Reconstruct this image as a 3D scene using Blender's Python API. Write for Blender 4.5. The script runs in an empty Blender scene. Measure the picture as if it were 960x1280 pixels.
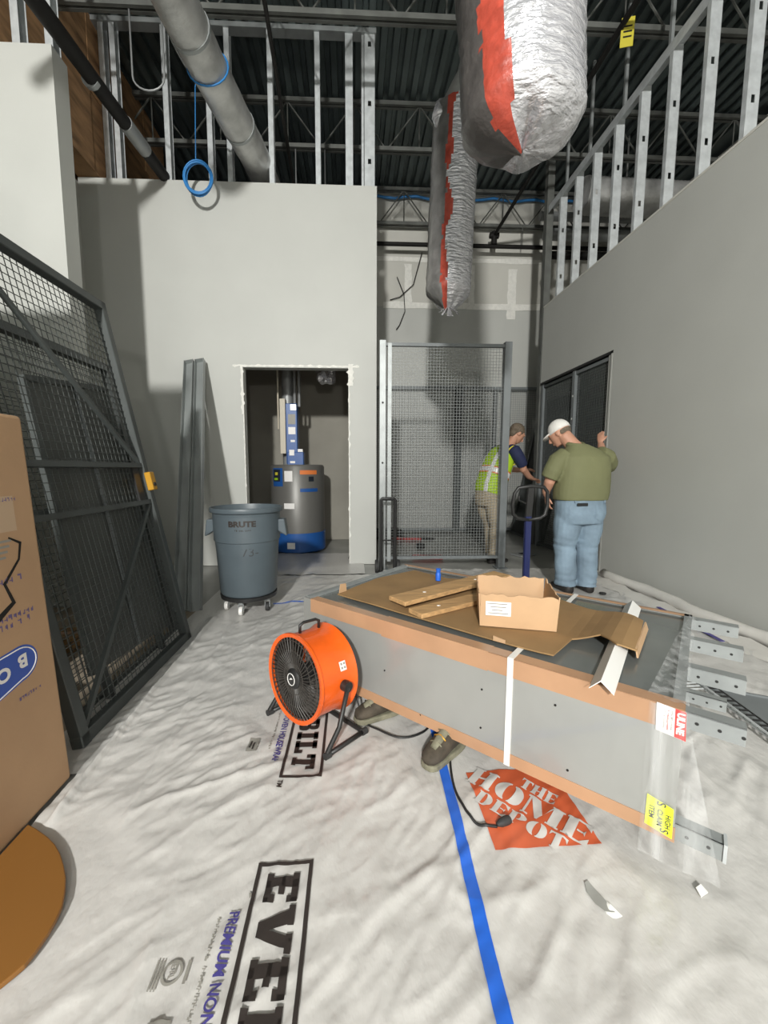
import bpy, bmesh, math, random
from math import sin, cos, pi, radians, atan2, sqrt
from mathutils import Vector, Matrix, noise
random.seed(7)
V = Vector
UPZ = Vector((0, 0, 1))
SC = bpy.context.scene
COL = SC.collection

# ---------------------------------------------------------------- camera, world, lights, exposure
cam_d = bpy.data.cameras.new('camera'); cam = bpy.data.objects.new('camera', cam_d); COL.objects.link(cam)
cam_d.sensor_fit = 'VERTICAL'; cam_d.sensor_height = 36.0; cam_d.sensor_width = 27.0
cam_d.lens = 36.0 * 505 / 1280
cam_d.shift_x = 18 / 1280
cam_d.clip_start = 0.02
cam.location = (0, 0, 1.22)
cam.rotation_euler = (radians(84), 0, radians(-2.5))
SC.camera = cam

w = bpy.data.worlds.new('world'); SC.world = w; w.use_nodes = True
w.node_tree.nodes['Background'].inputs[0].default_value = (0.95, 1.0, 1.0, 1)
w.node_tree.nodes['Background'].inputs[1].default_value = 0.05

def aim(o, d):
    o.rotation_euler = V(d).to_track_quat('-Z', 'Y').to_euler()
def area(name, loc, d, power, size, col=(1, 1, 1)):
    l = bpy.data.lights.new(name, 'AREA'); l.shape = 'DISK'; l.size = size; l.energy = power; l.color = col
    o = bpy.data.objects.new(name, l); COL.objects.link(o); o.location = loc; aim(o, d); return o
# temporary construction lighting: one high fixture hung from the joists, a work light on a stand behind the photographer; the rear fill is added
area('temporary_ceiling_light', (-1.35, -7.2, 4.8), (0.12, 0.96, -0.24), 1750, 0.5, (1.0, 0.99, 0.95))
area('stand_work_light', (0.38, -2.5, 1.75), (0.1, 1, 0.03), 62, 0.25, (1.0, 0.97, 0.92))
area('rear_fill_light', (1.2, -3.6, 5.2), (0.0, 0.35, -1), 60, 1.2, (1.0, 0.98, 0.95))  # unseen fill lamp, added to soften the shadows of the other two

SC.view_settings.view_transform = 'Standard'; SC.view_settings.look = 'None'
SC.view_settings.gamma = 1; SC.view_settings.use_curve_mapping = False
SC.view_settings.exposure = -0.55

# ---------------------------------------------------------------- materials
MATS = {}
def mat(name, col, rough=0.6, metal=0.0, var=0.0, vscale=6.0, bump=0.0, bscale=60.0, col2=None, coat=0.0, alpha=1.0, trans=0.0, aniso=None, detail=4, spec=0.5, bdist=0.01):
    m = bpy.data.materials.new(name); m.use_nodes = True; nt = m.node_tree; b = nt.nodes['Principled BSDF']
    c = (*col, 1)
    b.inputs['Base Color'].default_value = c; b.inputs['Roughness'].default_value = rough; b.inputs['Metallic'].default_value = metal
    b.inputs['Coat Weight'].default_value = coat; b.inputs['Alpha'].default_value = alpha; b.inputs['Transmission Weight'].default_value = trans
    b.inputs['Specular IOR Level'].default_value = spec
    tc = nt.nodes.new('ShaderNodeTexCoord')
    mp = nt.nodes.new('ShaderNodeMapping'); nt.links.new(tc.outputs['Object'], mp.inputs[0])
    if aniso: mp.inputs['Scale'].default_value = aniso
    if var > 0 or col2:
        n = nt.nodes.new('ShaderNodeTexNoise'); n.inputs['Scale'].default_value = vscale; n.inputs['Detail'].default_value = detail
        nt.links.new(mp.outputs[0], n.inputs['Vector'])
        r = nt.nodes.new('ShaderNodeValToRGB'); r.color_ramp.elements[0].position = 0.3; r.color_ramp.elements[1].position = 0.7
        a = [x * (1 - var) for x in col]; z = [min(1, x * (1 + var)) for x in (col2 or col)]
        r.color_ramp.elements[0].color = (*a, 1); r.color_ramp.elements[1].color = (*z, 1)
        nt.links.new(n.outputs['Fac'], r.inputs[0]); nt.links.new(r.outputs[0], b.inputs['Base Color'])
    if bump > 0:
        n2 = nt.nodes.new('ShaderNodeTexNoise'); n2.inputs['Scale'].default_value = bscale; n2.inputs['Detail'].default_value = 3
        nt.links.new(mp.outputs[0], n2.inputs['Vector'])
        bp = nt.nodes.new('ShaderNodeBump'); bp.inputs['Strength'].default_value = bump; bp.inputs['Distance'].default_value = bdist
        nt.links.new(n2.outputs['Fac'], bp.inputs['Height']); nt.links.new(bp.outputs[0], b.inputs['Normal'])
    MATS[name] = m; return m

PAINT = mat('wall_paint', (0.50, 0.505, 0.475), 0.55, var=0.025, vscale=2.0, bump=0.05, bscale=120)
COMPOUND = mat('joint_compound', (0.80, 0.79, 0.74), 0.8, var=0.08, vscale=20)
DRYW = mat('bare_drywall', (0.60, 0.59, 0.54), 0.8, var=0.05, vscale=1.2)
CONC = mat('concrete', (0.30, 0.30, 0.28), 0.32, var=0.22, vscale=2.5, bump=0.05, bscale=30)
DUSTY = mat('dusty_concrete', (0.30, 0.25, 0.19), 0.8, var=0.3, vscale=5)
DECK = mat('steel_deck', (0.13, 0.16, 0.16), 0.45, 0.6, var=0.25, vscale=2.0)
JOIST = mat('joist_steel', (0.13, 0.135, 0.125), 0.6, 0.3, var=0.25, vscale=5)
DARKST = mat('dark_pipe', (0.016, 0.015, 0.014), 0.6, 0.0, var=0.2, spec=0.2)
GREYP = mat('grey_pipe', (0.30, 0.31, 0.31), 0.45, 0.3, var=0.1)
GALV = mat('galvanised_steel', (0.62, 0.65, 0.66), 0.36, 0.35, var=0.14, vscale=14)
GALVD = mat('galvanised_dull', (0.33, 0.35, 0.35), 0.42, 0.4, var=0.12, vscale=8)
PLY = mat('plywood', (0.30, 0.17, 0.08), 0.8, var=0.45, vscale=3, aniso=(1, 1, 4), bump=0.1)
WRAP = mat('house_wrap', (0.585, 0.57, 0.545), 0.28, var=0.03, vscale=3, bump=0.7, bscale=34, bdist=0.005, aniso=(1.0, 0.55, 1.0))
PBLACK = mat('print_black', (0.035, 0.028, 0.025), 0.45)
PBLUE = mat('print_blue', (0.07, 0.06, 0.25), 0.45)
PGREY = mat('print_grey', (0.28, 0.27, 0.24), 0.5)
PGREYD = mat('marker_grey', (0.05, 0.055, 0.06), 0.6)
PORANGE = mat('print_orange', (0.58, 0.115, 0.045), 0.4, var=0.12, vscale=8)
PWHITE = mat('print_white', (0.60, 0.585, 0.56), 0.45)
PRED = mat('print_red', (0.72, 0.03, 0.025), 0.45)
PPURP = mat('print_purple', (0.16, 0.12, 0.26), 0.6)
PGR2 = mat('print_pale', (0.50, 0.36, 0.24), 0.7)
CARTBLUE = mat('carton_blue', (0.045, 0.10, 0.42), 0.5)
TAPE = mat('blue_tape', (0.02, 0.13, 0.62), 0.42, var=0.06, vscale=9)
DGREY = mat('powder_coat_grey', (0.17, 0.185, 0.19), 0.42, var=0.08, vscale=6)
DGREY2 = mat('powder_coat_dark', (0.062, 0.07, 0.068), 0.45, var=0.12, vscale=5)
SHEETD = mat('sheet_dark', (0.085, 0.09, 0.085), 0.5, var=0.15, vscale=2)
WIRE = mat('wire_steel', (0.27, 0.285, 0.285), 0.45, 0.2)
WIRED = mat('wire_dark', (0.07, 0.078, 0.075), 0.5)
POSTG = mat('post_grey', (0.30, 0.32, 0.315), 0.35, 0.15, var=0.1, vscale=4)
LOCK = mat('lock_yellow', (0.62, 0.32, 0.03), 0.35, 0.3)
CARD = mat('cardboard', (0.46, 0.29, 0.165), 0.75, var=0.08, vscale=3, bump=0.05, bscale=80)
CARDL = mat('cardboard_pale', (0.52, 0.335, 0.19), 0.75, var=0.08, vscale=6)
CARDD = mat('cardboard_dark', (0.29, 0.175, 0.075), 0.75, var=0.14, vscale=5)
PTAPE = mat('packing_tape', (0.45, 0.26, 0.15), 0.3, var=0.10, vscale=5, bump=0.1, bscale=25)
WOOD = mat('pine_board', (0.48, 0.29, 0.13), 0.65, var=0.25, vscale=7, aniso=(1, 8, 8))
TABLE = mat('brown_laminate', (0.24, 0.105, 0.022), 0.5, var=0.05, vscale=2)
SHEETM = mat('sheet_metal', (0.36, 0.365, 0.35), 0.28, 0.25, var=0.05, vscale=2.5, coat=0.8, bump=0.06, bscale=6)
SHEETT = mat('sheet_metal_top', (0.27, 0.29, 0.285), 0.22, 0.55, var=0.12, vscale=3)
FOIL = mat('foil', (0.74, 0.735, 0.77), 0.24, 0.6, bump=1.0, bscale=24, bdist=0.02, aniso=(0.6, 0.6, 2.0))
FOILD = mat('foil_duct', (0.52, 0.52, 0.51), 0.34, 0.4, var=0.25, vscale=5, bump=0.5, bscale=25)
FILMG = mat('grey_film', (0.085, 0.078, 0.075), 0.35, 0.0, var=0.15, vscale=8, bump=0.5, bscale=30)
FILMS = mat('silver_film', (0.24, 0.235, 0.23), 0.3, 0.4, var=0.2, vscale=8, bump=0.5, bscale=30)
FILMR = mat('red_film', (0.42, 0.065, 0.04), 0.4, var=0.25, vscale=18, bump=0.5, bscale=30)
ORANGE = mat('orange_paint', (0.80, 0.115, 0.01), 0.33, var=0.12, vscale=9, coat=0.3)
BLACKP = mat('black_plastic', (0.018, 0.018, 0.018), 0.45)
BLACKG = mat('black_guard', (0.05, 0.045, 0.04), 0.5)
CANG = mat('can_grey', (0.088, 0.112, 0.128), 0.42, var=0.06, vscale=5)
CAND = mat('can_inside', (0.05, 0.06, 0.068), 0.5)
WHITE = mat('white_plastic', (0.80, 0.79, 0.76), 0.4)
RUBBER = mat('rubber', (0.03, 0.03, 0.03), 0.7)
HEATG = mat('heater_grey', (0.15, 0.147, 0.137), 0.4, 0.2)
HEATB = mat('heater_blue', (0.015, 0.085, 0.30), 0.4)
CLOSET_DIM = mat('closet_drywall_dimmed', (0.30, 0.285, 0.245), 0.8, var=0.12, vscale=1.5)  # wall tone darkened and browned to stand in for the closet's dim light
CREAM = mat('cream_pipe', (0.55, 0.50, 0.40), 0.5)
BLUEC = mat('blue_cable', (0.03, 0.20, 0.50), 0.45)
JACKB = mat('jack_blue', (0.012, 0.018, 0.085), 0.35)
SKIN = mat('skin', (0.52, 0.27, 0.18), 0.55, var=0.06, vscale=10)
HAIR = mat('grey_brown_hair', (0.13, 0.10, 0.07), 0.75, var=0.3, vscale=60, bump=0.4, bscale=80)
POLO = mat('olive_polo', (0.165, 0.17, 0.082), 0.8, var=0.06, vscale=4, bump=0.25, bscale=14, bdist=0.02)
JEANS = mat('denim', (0.20, 0.275, 0.345), 0.8, var=0.30, vscale=4.5, bump=0.3, bscale=16, bdist=0.02)
LIME = mat('lime_vest', (0.40, 0.60, 0.02), 0.6, var=0.06, vscale=6)
SILV = mat('reflective_stripe', (0.80, 0.80, 0.78), 0.35, 0.1)
ORST = mat('orange_stripe', (0.72, 0.20, 0.05), 0.6)
NAVY = mat('navy_shirt', (0.012, 0.018, 0.06), 0.8)
KHAKI = mat('khaki', (0.40, 0.335, 0.24), 0.8, var=0.1, vscale=5, bump=0.3, bscale=14, bdist=0.02)
SHOEM = mat('shoe_brown', (0.06, 0.048, 0.034), 0.8, var=0.35, vscale=25, bump=0.2)
SHOEO = mat('shoe_olive', (0.19, 0.18, 0.125), 0.8, var=0.3, vscale=30)
BOOT = mat('boot_dark', (0.025, 0.022, 0.02), 0.6)
CAPW = mat('cap_white', (0.74, 0.72, 0.68), 0.7)
YLAB = mat('label_yellow', (0.80, 0.88, 0.01), 0.5)
WLAB = mat('label_white', (0.82, 0.80, 0.78), 0.45)
SIGNY = mat('tag_yellow', (0.60, 0.52, 0.05), 0.5)
DISP = mat('display_dark', (0.02, 0.025, 0.035), 0.3)
LEDG = mat('display_green', (0.30, 0.55, 0.02), 0.4)
REDP = mat('red_tool', (0.30, 0.03, 0.03), 0.5)
FILM = mat('clear_film', (0.80, 0.81, 0.81), 0.15)
_nt = FILM.node_tree; _n = _nt.nodes.new('ShaderNodeTexNoise'); _n.inputs['Scale'].default_value = 3.0; _n.inputs['Detail'].default_value = 3
_tc = _nt.nodes.new('ShaderNodeTexCoord'); _mp = _nt.nodes.new('ShaderNodeMapping'); _mp.inputs['Scale'].default_value = (9, 9, 0.6)
_rp = _nt.nodes.new('ShaderNodeValToRGB'); _rp.color_ramp.elements[0].position = 0.42; _rp.color_ramp.elements[1].position = 0.75
_rp.color_ramp.elements[0].color = (0.04, 0.04, 0.04, 1); _rp.color_ramp.elements[1].color = (0.42, 0.42, 0.42, 1)
_nt.links.new(_tc.outputs['Object'], _mp.inputs[0]); _nt.links.new(_mp.outputs[0], _n.inputs['Vector']); _nt.links.new(_n.outputs['Fac'], _rp.inputs[0]); _nt.links.new(_rp.outputs[0], _nt.nodes['Principled BSDF'].inputs['Alpha'])
ROLLW = mat('wrap_roll', (0.66, 0.64, 0.60), 0.45, var=0.06, vscale=6, bump=0.3, bscale=18)

# ---------------------------------------------------------------- mesh helpers
WM = {}
def tags(o, label=None, cat=None, group=None, kind=None):
    if label: o['label'] = label
    if cat: o['category'] = cat
    if group: o['group'] = group
    if kind: o['kind'] = kind
    return o
def thing(name, loc, label, cat, group=None, rot=None):
    o = bpy.data.objects.new(name, None); COL.objects.link(o); o.empty_display_size = 0.1
    o.location = loc
    if rot is not None: o.rotation_euler = rot
    WM[o] = Matrix.LocRotScale(V(loc), o.rotation_euler, None)
    return tags(o, label, cat, group)
def wm(o): return WM.get(o, Matrix())

def basis(z, hint=V((0, 0, 1))):
    z = V(z).normalized(); hint = V(hint)
    if abs(z.dot(hint)) > 0.99: hint = V((1, 0, 0)) if abs(z.x) < 0.9 else V((0, 1, 0))
    x = hint.cross(z).normalized(); y = z.cross(x); return x, y, z

class M:
    def __init__(s): s.bm = bmesh.new()
    def mesh(s, vs, fs, mi=0):
        b = [s.bm.verts.new(v) for v in vs]
        for f in fs:
            try:
                q = s.bm.faces.new([b[i] for i in f]); q.material_index = mi
            except ValueError: pass
        return s
    def box(s, c, size, R=None, mi=0):
        c = V(c); h = [x / 2 for x in size]
        vs = []
        for sx, sy, sz in ((-1,-1,-1),(1,-1,-1),(1,1,-1),(-1,1,-1),(-1,-1,1),(1,-1,1),(1,1,1),(-1,1,1)):
            p = V((sx*h[0], sy*h[1], sz*h[2]))
            vs.append(c + (R @ p if R is not None else p))
        return s.mesh(vs, [(3,2,1,0),(4,5,6,7),(0,1,5,4),(1,2,6,5),(2,3,7,6),(3,0,4,7)], mi)
    def bb(s, a, b, mi=0):
        a, b = V(a), V(b); return s.box((a+b)/2, [abs(x) for x in (b-a)], None, mi)
    def bar(s, a, b, wx, wy, hint=(0, 0, 1), mi=0):
        a, b = V(a), V(b); x, y, z = basis(b - a, hint)
        R = Matrix((x, y, z)).transposed(); return s.box((a+b)/2, (wx, wy, (b-a).length), R, mi)
    def tube(s, pts, r, n=8, caps=True, mi=0, hint=(0, 0, 1), flat=1.0, closed=False):
        pts = [V(p) for p in pts]; k = len(pts); rs = r if isinstance(r, (list, tuple)) else [r]*k
        rings = []; px = None
        for i, p in enumerate(pts):
            if closed: d = pts[(i+1) % k] - pts[i-1]
            else: d = pts[min(i+1, k-1)] - pts[max(i-1, 0)]
            if d.length < 1e-9: d = V((0, 0, 1))
            if px is None: x, y, z = basis(d, hint)
            else:
                z = d.normalized(); y = z.cross(px)
                if y.length < 1e-6: x, y, z = basis(d, hint)
                else: y.normalize(); x = y.cross(z)
            px = x
            rings.append([s.bm.verts.new(p + (x*cos(2*pi*j/n) + y*sin(2*pi*j/n)*flat)*rs[i]) for j in range(n)])
        for i in range(k if closed else k-1):
            a, b = rings[i], rings[(i+1) % k]
            for j in range(n):
                f = s.bm.faces.new((a[j], a[(j+1)%n], b[(j+1)%n], b[j])); f.material_index = mi
        if caps and not closed:
            for rg, rev in ((rings[0], True), (rings[-1], False)):
                f = s.bm.faces.new(rg[::-1] if rev else rg); f.material_index = mi
        return s
    def loft(s, rings, n=16, mi=0, e=2.0):
        """rings: (centre, axis u, axis v, ru, rv)"""
        R = []
        for c, u, v, ru, rv in rings:
            c, u, v = V(c), V(u), V(v); L = []
            for j in range(n):
                a = 2*pi*j/n; ca, sa = cos(a), sin(a)
                L.append(s.bm.verts.new(c + u*ru*math.copysign(abs(ca)**(2/e), ca) + v*rv*math.copysign(abs(sa)**(2/e), sa)))
            R.append(L)
        for a, b in zip(R, R[1:]):
            for j in range(n):
                f = s.bm.faces.new((a[j], a[(j+1)%n], b[(j+1)%n], b[j])); f.material_index = mi
        f = s.bm.faces.new(R[0][::-1]); f.material_index = mi; f = s.bm.faces.new(R[-1]); f.material_index = mi
        return s
    def lathe(s, prof, n=32, c=(0,0,0), ax=None, mi=0, closed=False, fx=None):
        c = V(c); x, y, z = (V((1,0,0)), V((0,1,0)), V((0,0,1))) if ax is None else basis(ax)
        R = []
        for i, (r, h) in enumerate(prof):
            L = []
            for j in range(n):
                a = 2*pi*j/n; rr = fx(r, h, a) if fx else r
                L.append(s.bm.verts.new(c + (x*cos(a) + y*sin(a))*rr + z*h))
            R.append(L)
        if closed: R.append(R[0])
        for a, b in zip(R, R[1:]):
            for j in range(n):
                try: f = s.bm.faces.new((a[j], a[(j+1)%n], b[(j+1)%n], b[j])); f.material_index = mi
                except ValueError: pass
        if not closed:
            for rg, rev, p in ((R[0], True, prof[0]), (R[-1], False, prof[-1])):
                if p[0] > 1e-6: f = s.bm.faces.new(rg[::-1] if rev else rg); f.material_index = mi
        return s
    def prism(s, poly, o, u, v, d, mi=0):
        """2D polygon (u,v) extruded along vector d"""
        o, u, v, d = V(o), V(u), V(v), V(d); n = len(poly)
        a = [s.bm.verts.new(o + u*p[0] + v*p[1]) for p in poly]; b = [s.bm.verts.new(x.co + d) for x in a]
        s.bm.faces.new(a[::-1]).material_index = mi; s.bm.faces.new(b).material_index = mi
        for i in range(n):
            s.bm.faces.new((a[i], a[(i+1)%n], b[(i+1)%n], b[i])).material_index = mi
        return s
    def sphere(s, c, r, sub=2, sc=(1,1,1), R=None, mi=0):
        c = V(c); t = bmesh.new(); bmesh.ops.create_icosphere(t, subdivisions=sub, radius=1)
        vs = []
        for v in t.verts:
            p = V((v.co.x*r*sc[0], v.co.y*r*sc[1], v.co.z*r*sc[2])); vs.append(c + (R @ p if R is not None else p))
        fs = [[v.index for v in f.verts] for f in t.faces]; t.free(); return s.mesh(vs, fs, mi)
    def wires(s, o, u, v, w, h, sp, r=0.0016):
        o, u, v = V(o), V(u).normalized(), V(v).normalized(); nrm = u.cross(v)
        nu, nv = int(w/sp), int(h/sp)
        for i in range(1, nu+1):
            p = o + u*(i*w/(nu+1)); s.bar(p, p + v*h, 2*r, 2*r, nrm)
        for i in range(1, nv+1):
            p = o + v*(i*h/(nv+1)) + nrm*r*1.5; s.bar(p, p + u*w, 2*r, 2*r, nrm)
        return s
    def obj(s, name, m, parent=None, label=None, cat=None, group=None, kind=None, smooth=False, bevel=0, recalc=True, seg=1):
        if recalc: bmesh.ops.recalc_face_normals(s.bm, faces=s.bm.faces)
        me = bpy.data.meshes.new(name); s.bm.to_mesh(me); s.bm.free()
        return link(name, me, m, parent, label, cat, group, kind, smooth, bevel, seg)
def link(name, me, m, parent=None, label=None, cat=None, group=None, kind=None, smooth=False, bevel=0, seg=1):
    if parent is not None: me.transform(wm(parent).inverted())
    for x in (m if isinstance(m, (list, tuple)) else [m]): me.materials.append(x)
    o = bpy.data.objects.new(name, me); COL.objects.link(o)
    if parent is not None:
        o.parent = parent; WM[o] = wm(parent)
    if smooth:
        for p in me.polygons: p.use_smooth = True
        if smooth == 'auto':
            try: me.set_sharp_from_angle(angle=radians(40))
            except Exception: pass
    if bevel:
        md = o.modifiers.new('bevel', 'BEVEL'); md.width = bevel; md.segments = seg; md.limit_method = 'ANGLE'; md.angle_limit = radians(40)
    return tags(o, label, cat, group, kind)
def copy_at(o, d, parent=None):
    c = o.copy(); COL.objects.link(c); c.location = o.location + V(d); c.parent = parent or o.parent; return c

def text_geo(txt, size, bold=0.0, xs=1.0, align='LEFT'):
    cu = bpy.data.curves.new('t', 'FONT'); cu.body = txt; cu.size = size; cu.offset = bold; cu.align_x = align; cu.fill_mode = 'FRONT'; cu.resolution_u = 4
    o = bpy.data.objects.new('t', cu); me = o.to_mesh()
    vs = [(v.co.x*xs, v.co.y) for v in me.vertices]; fs = [tuple(p.vertices) for p in me.polygons]; o.to_mesh_clear()
    bpy.data.objects.remove(o); bpy.data.curves.remove(cu)
    return vs, fs
def put_text(txt, size, o, u, v, m, parent, bold=0, xs=1.0, align='LEFT', name='printed_lettering', lift=0.0008, fn=None, bright=None):
    vs, fs = text_geo(txt, size, bold, xs, align); o, u, v = V(o), V(u).normalized(), V(v).normalized(); n = u.cross(v)
    b = M(); b.mesh([(fn(x, y) if fn else o + u*x + v*y + n*lift) for x, y in vs], fs)
    return b.obj(name, m, parent, recalc=False)

# ---------------------------------------------------------------- the room
YF, YB, XR = 5.14, 7.88, 2.95          # front-left wall, back wall, right wall
ZDECK = 6.22
fl = M().bb((-4.2, -8, -0.12), (6.0, 8.1, -0.006)).obj('floor', CONC, kind='structure', label='polished grey concrete slab floor')

# ceiling: slab plus corrugated deck sheets
ce = M().bb((-4.2, -8, ZDECK+0.06), (6.0, 8.1, ZDECK+0.16)).obj('ceiling', DECK, kind='structure', label='dark corrugated steel roof deck on open joists')
x = -4.2; first = None
def deck_sheet():
    b = M(); prof = []
    for i in range(6):
        x0 = i*0.15
        prof += [(x0, 0.05), (x0+0.05, 0.05), (x0+0.065, 0.0), (x0+0.135, 0.0)]
    prof.append((0.9, 0.05))
    vs = []; fs = []
    for px_, pz in prof: vs += [(px_, -4, ZDECK+pz), (px_, 8.0, ZDECK+pz)]
    for i in range(len(prof)-1): fs.append((2*i, 2*i+1, 2*i+3, 2*i+2))
    return b.mesh([V(v) + V((-4.2, 0, 0)) for v in vs], fs).obj('deck_sheet', DECK, ce)
ds = deck_sheet()
for i in range(1, 11): copy_at(ds, (0.9*i, 0, 0), ce)
# bar joists across the room
def joist(y):
    b = M()
    for z in (5.60, 6.17):
        for s in (-1, 1): b.bb((-4.1, y+s*0.012, z-0.025), (5.9, y+s*0.045, z+0.025))
    j = b.obj('joist', JOIST, ce)
    b = M(); x = -4.0; k = 0
    while x < 5.6:
        b.tube([(x, y, 5.60 if k % 2 == 0 else 6.17), (x+0.45, y, 6.17 if k % 2 == 0 else 5.60)], 0.011, 5)
        if k % 2 == 1: b.tube([(x, y, 5.6), (x, y, 6.17)], 0.009, 5)
        x += 0.45; k += 1
    w_ = b.obj('joist_web', JOIST, j); return j, w_
j0, w0 = joist(7.72)
for y in (6.05, 4.42, 2.75, 1.05, -0.65):
    c = copy_at(j0, (0, y-7.72, 0), ce); w2 = w0.copy(); COL.objects.link(w2); w2.parent = c

# front-left wall with doorway (x -3.10..0.31, thickness 0.13, top 4.55)
DX0, DX1, DZ = -1.325, -0.035, 2.46
b = M(); T = 0.13
def slab(b, x0, x1, z0, z1, y0=YF, t=T): b.bb((x0, y0, z0), (x1, y0+t, z1))
slab(b, -3.12, DX0, 0, 4.55); slab(b, DX1, 0.31, 0, 4.55); slab(b, DX0, DX1, DZ, 4.55)
wf = b.obj('wall_front', PAINT, kind='structure', label='grey painted wall with unfinished doorway')
bmw = M()
def rough_patch(b, x0, z0, x1, z1, y, n=14, amp=0.02, seed=0):
    """strip between two ends with ragged sides (x-z plane)"""
    horiz = abs(x1-x0) > abs(z1-z0); vs = []; L = []
    random.seed(seed); wdt = 0.0
    for i in range(n+1):
        t = i/n
        n0 = max(0, noise.noise(V((t*n*0.45, seed, 0)))+0.15); n1 = max(0, noise.noise(V((t*n*0.45, seed, 5)))+0.15)
        if horiz: c = x0+(x1-x0)*t; L.append(((c, z0 - amp*n0), (c, z1 + amp*n1)))
        else: c = z0+(z1-z0)*t; L.append(((x0 - amp*n0, c), (x1 + amp*n1, c)))
    for p, q in L: vs += [(p[0], y, p[1]), (q[0], y, q[1])]
    b.mesh(vs, [(2*i, 2*i+1, 2*i+3, 2*i+2) for i in range(n)])
b = M(); rough_patch(b, DX0-0.12, DZ+0.014, DX1+0.13, DZ+0.026, YF-0.002, 60, 0.022, 1); b.obj('joint_compound', COMPOUND, wf)
b = M(); rough_patch(b, DX0-0.02, 1.9, DX0-0.004, DZ+0.02, YF-0.003, 24, 0.03, 2); b.obj('joint_compound', COMPOUND, wf)
b = M(); rough_patch(b, DX0-0.006, 1.0, DX0-0.002, 1.9, YF-0.002, 40, 0.016, 3); b.obj('joint_compound', COMPOUND, wf)
b = M(); rough_patch(b, DX1+0.003, 0.35, DX1+0.006, DZ+0.02, YF-0.003, 70, 0.026, 4); b.obj('joint_compound', COMPOUND, wf)
b = M(); rough_patch(b, DX1+0.0, 2.25, DX1+0.05, DZ+0.05, YF-0.004, 16, 0.04, 5); b.obj('joint_compound', COMPOUND, wf)
# metal corner bead of the doorway reveal
b = M(); b.bb((DX0-0.004, YF-0.001, 0), (DX0+0.003, YF+T, DZ)); b.bb((DX1-0.003, YF-0.001, 0), (DX1+0.004, YF+T, DZ)); b.obj('corner_bead', COMPOUND, wf)

def stud_mesh(p, wid, dep, z0, z1, axis, holes=True):
    """C stud; web width `wid` across, flanges `dep` along axis; web faces the viewer when axis=='y'"""
    b = M(); x, y = p; t = 0.004
    if axis == 'y':
        seg = [(x-wid/2, x-wid*0.16), (x+wid*0.16, x+wid/2)]
        if holes:
            z = z0 + 0.28; zs = []
            while z < z1 - 0.1: zs.append(z); z += 0.62
            for a, c in seg: b.bb((a, y, z0), (c, y+t, z1))
            zz = z0
            for q in zs:
                b.bb((x-wid*0.16, y, zz), (x+wid*0.16, y+t, q-0.028)); zz = q+0.028
            b.bb((x-wid*0.16, y, zz), (x+wid*0.16, y+t, z1))
        else: b.bb((x-wid/2, y, z0), (x+wid/2, y+t, z1))
        for s in (-1, 1): b.bb((x+s*wid/2-t/2, y, z0), (x+s*wid/2+t/2, y+dep, z1))
    else:
        b.bb((x-wid/2, y, z0), (x+wid/2, y+t, z1)); b.bb((x-wid/2, y+dep, z0), (x+wid/2, y+dep+t, z1)); b.bb((x-wid/2, y, z0), (x-wid/2+t, y+dep, z1))
    return b
for x in (-2.78, -2.66, -2.10, -1.62, -1.40, -0.92, -0.38):
    stud_mesh((x, YF+0.02), 0.062, 0.09, 4.55, ZDECK, 'x').obj('stud', GALV, wf)
stud_mesh((-0.015, YF+0.02), 0.09, 0.09, 4.55, ZDECK, 'x').obj('stud', GALV, wf)
stud_mesh((0.225, YF+0.02), 0.12, 0.06, 4.55, ZDECK, 'y').obj('stud', GALV, wf)
stud_mesh((0.142, YF+0.03), 0.03, 0.06, 4.55, ZDECK, 'x').obj('stud', GALV, wf)
M().bb((-3.1, YF, ZDECK-0.05), (0.3, YF+0.11, ZDECK)).obj('top_track', GALVD, wf)
# closet walls behind the doorway
M().bb((0.19, YF+T, 0), (0.31, YB, 4.40)).obj('wall_closet_right', CLOSET_DIM, kind='structure', label='closet side wall behind the doorway')
M().bb((-3.12, 7.0, 0), (0.19, 7.12, 4.40)).obj('wall_closet_back', CLOSET_DIM, kind='structure', label='closet back wall behind the water heater')
M().bb((-2.3, YF+T, 0), (-2.18, 7.0, 4.40)).obj('wall_closet_left', CLOSET_DIM, kind='structure', label='closet left side wall')
M().bb((-2.2, YF+T, 2.95), (0.2, 7.0, 3.03)).obj('ceiling_closet', PLY, kind='structure', label='closet ceiling above the water heater')

# left side: outer wall, stub wall, pier that the gate leans on
wl = M().bb((-3.30, -8, 0), (-3.12, 7.9, 4.5)).obj('wall_left', PAINT, kind='structure', label='grey painted left outer wall')
for i in range(9):
    M().bb((-3.22, 1.1+i*0.75, 4.50), (-3.19 + 0.006*(i % 2), 1.1+i*0.75+0.742, ZDECK)).obj('plywood_panel', PLY, wl)
for i in range(4):
    M().bb((-3.19, 2.0+i*1.4, 4.5), (-3.10, 2.06+i*1.4, ZDECK)).obj('stud', PLY, wl)
bk = M().bb((-3.12, 3.83, 4.56), (-2.90, 6.9, 4.62)).obj('wall_bulkhead', PLY, kind='structure', label='brown plywood bulkhead above the left walls')
for i in range(5):
    for j in range(2): M().bb((-2.90+0.004*((i+j) % 2), 3.84+i*0.61, 4.56+j*0.83), (-2.875+0.004*((i+j) % 2), 3.84+i*0.61+0.60, 4.56+j*0.83+0.82)).obj('plywood_panel', PLY, bk)
ws = M().bb((-3.12, 3.63, 0), (-2.335, 3.81, 4.53)).obj('wall_stub', PAINT, kind='structure', label='short grey wall return at the left')
for x in (-2.62, -2.37): stud_mesh((x, 3.66), 0.06, 0.09, 4.53, ZDECK, 'x').obj('stud', GALV, ws)
M().bb((-3.12, 1.0, 0), (-1.76, 1.85, 2.9)).obj('wall_pier', PAINT, kind='structure', label='wall pier just outside the view at the left')

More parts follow.
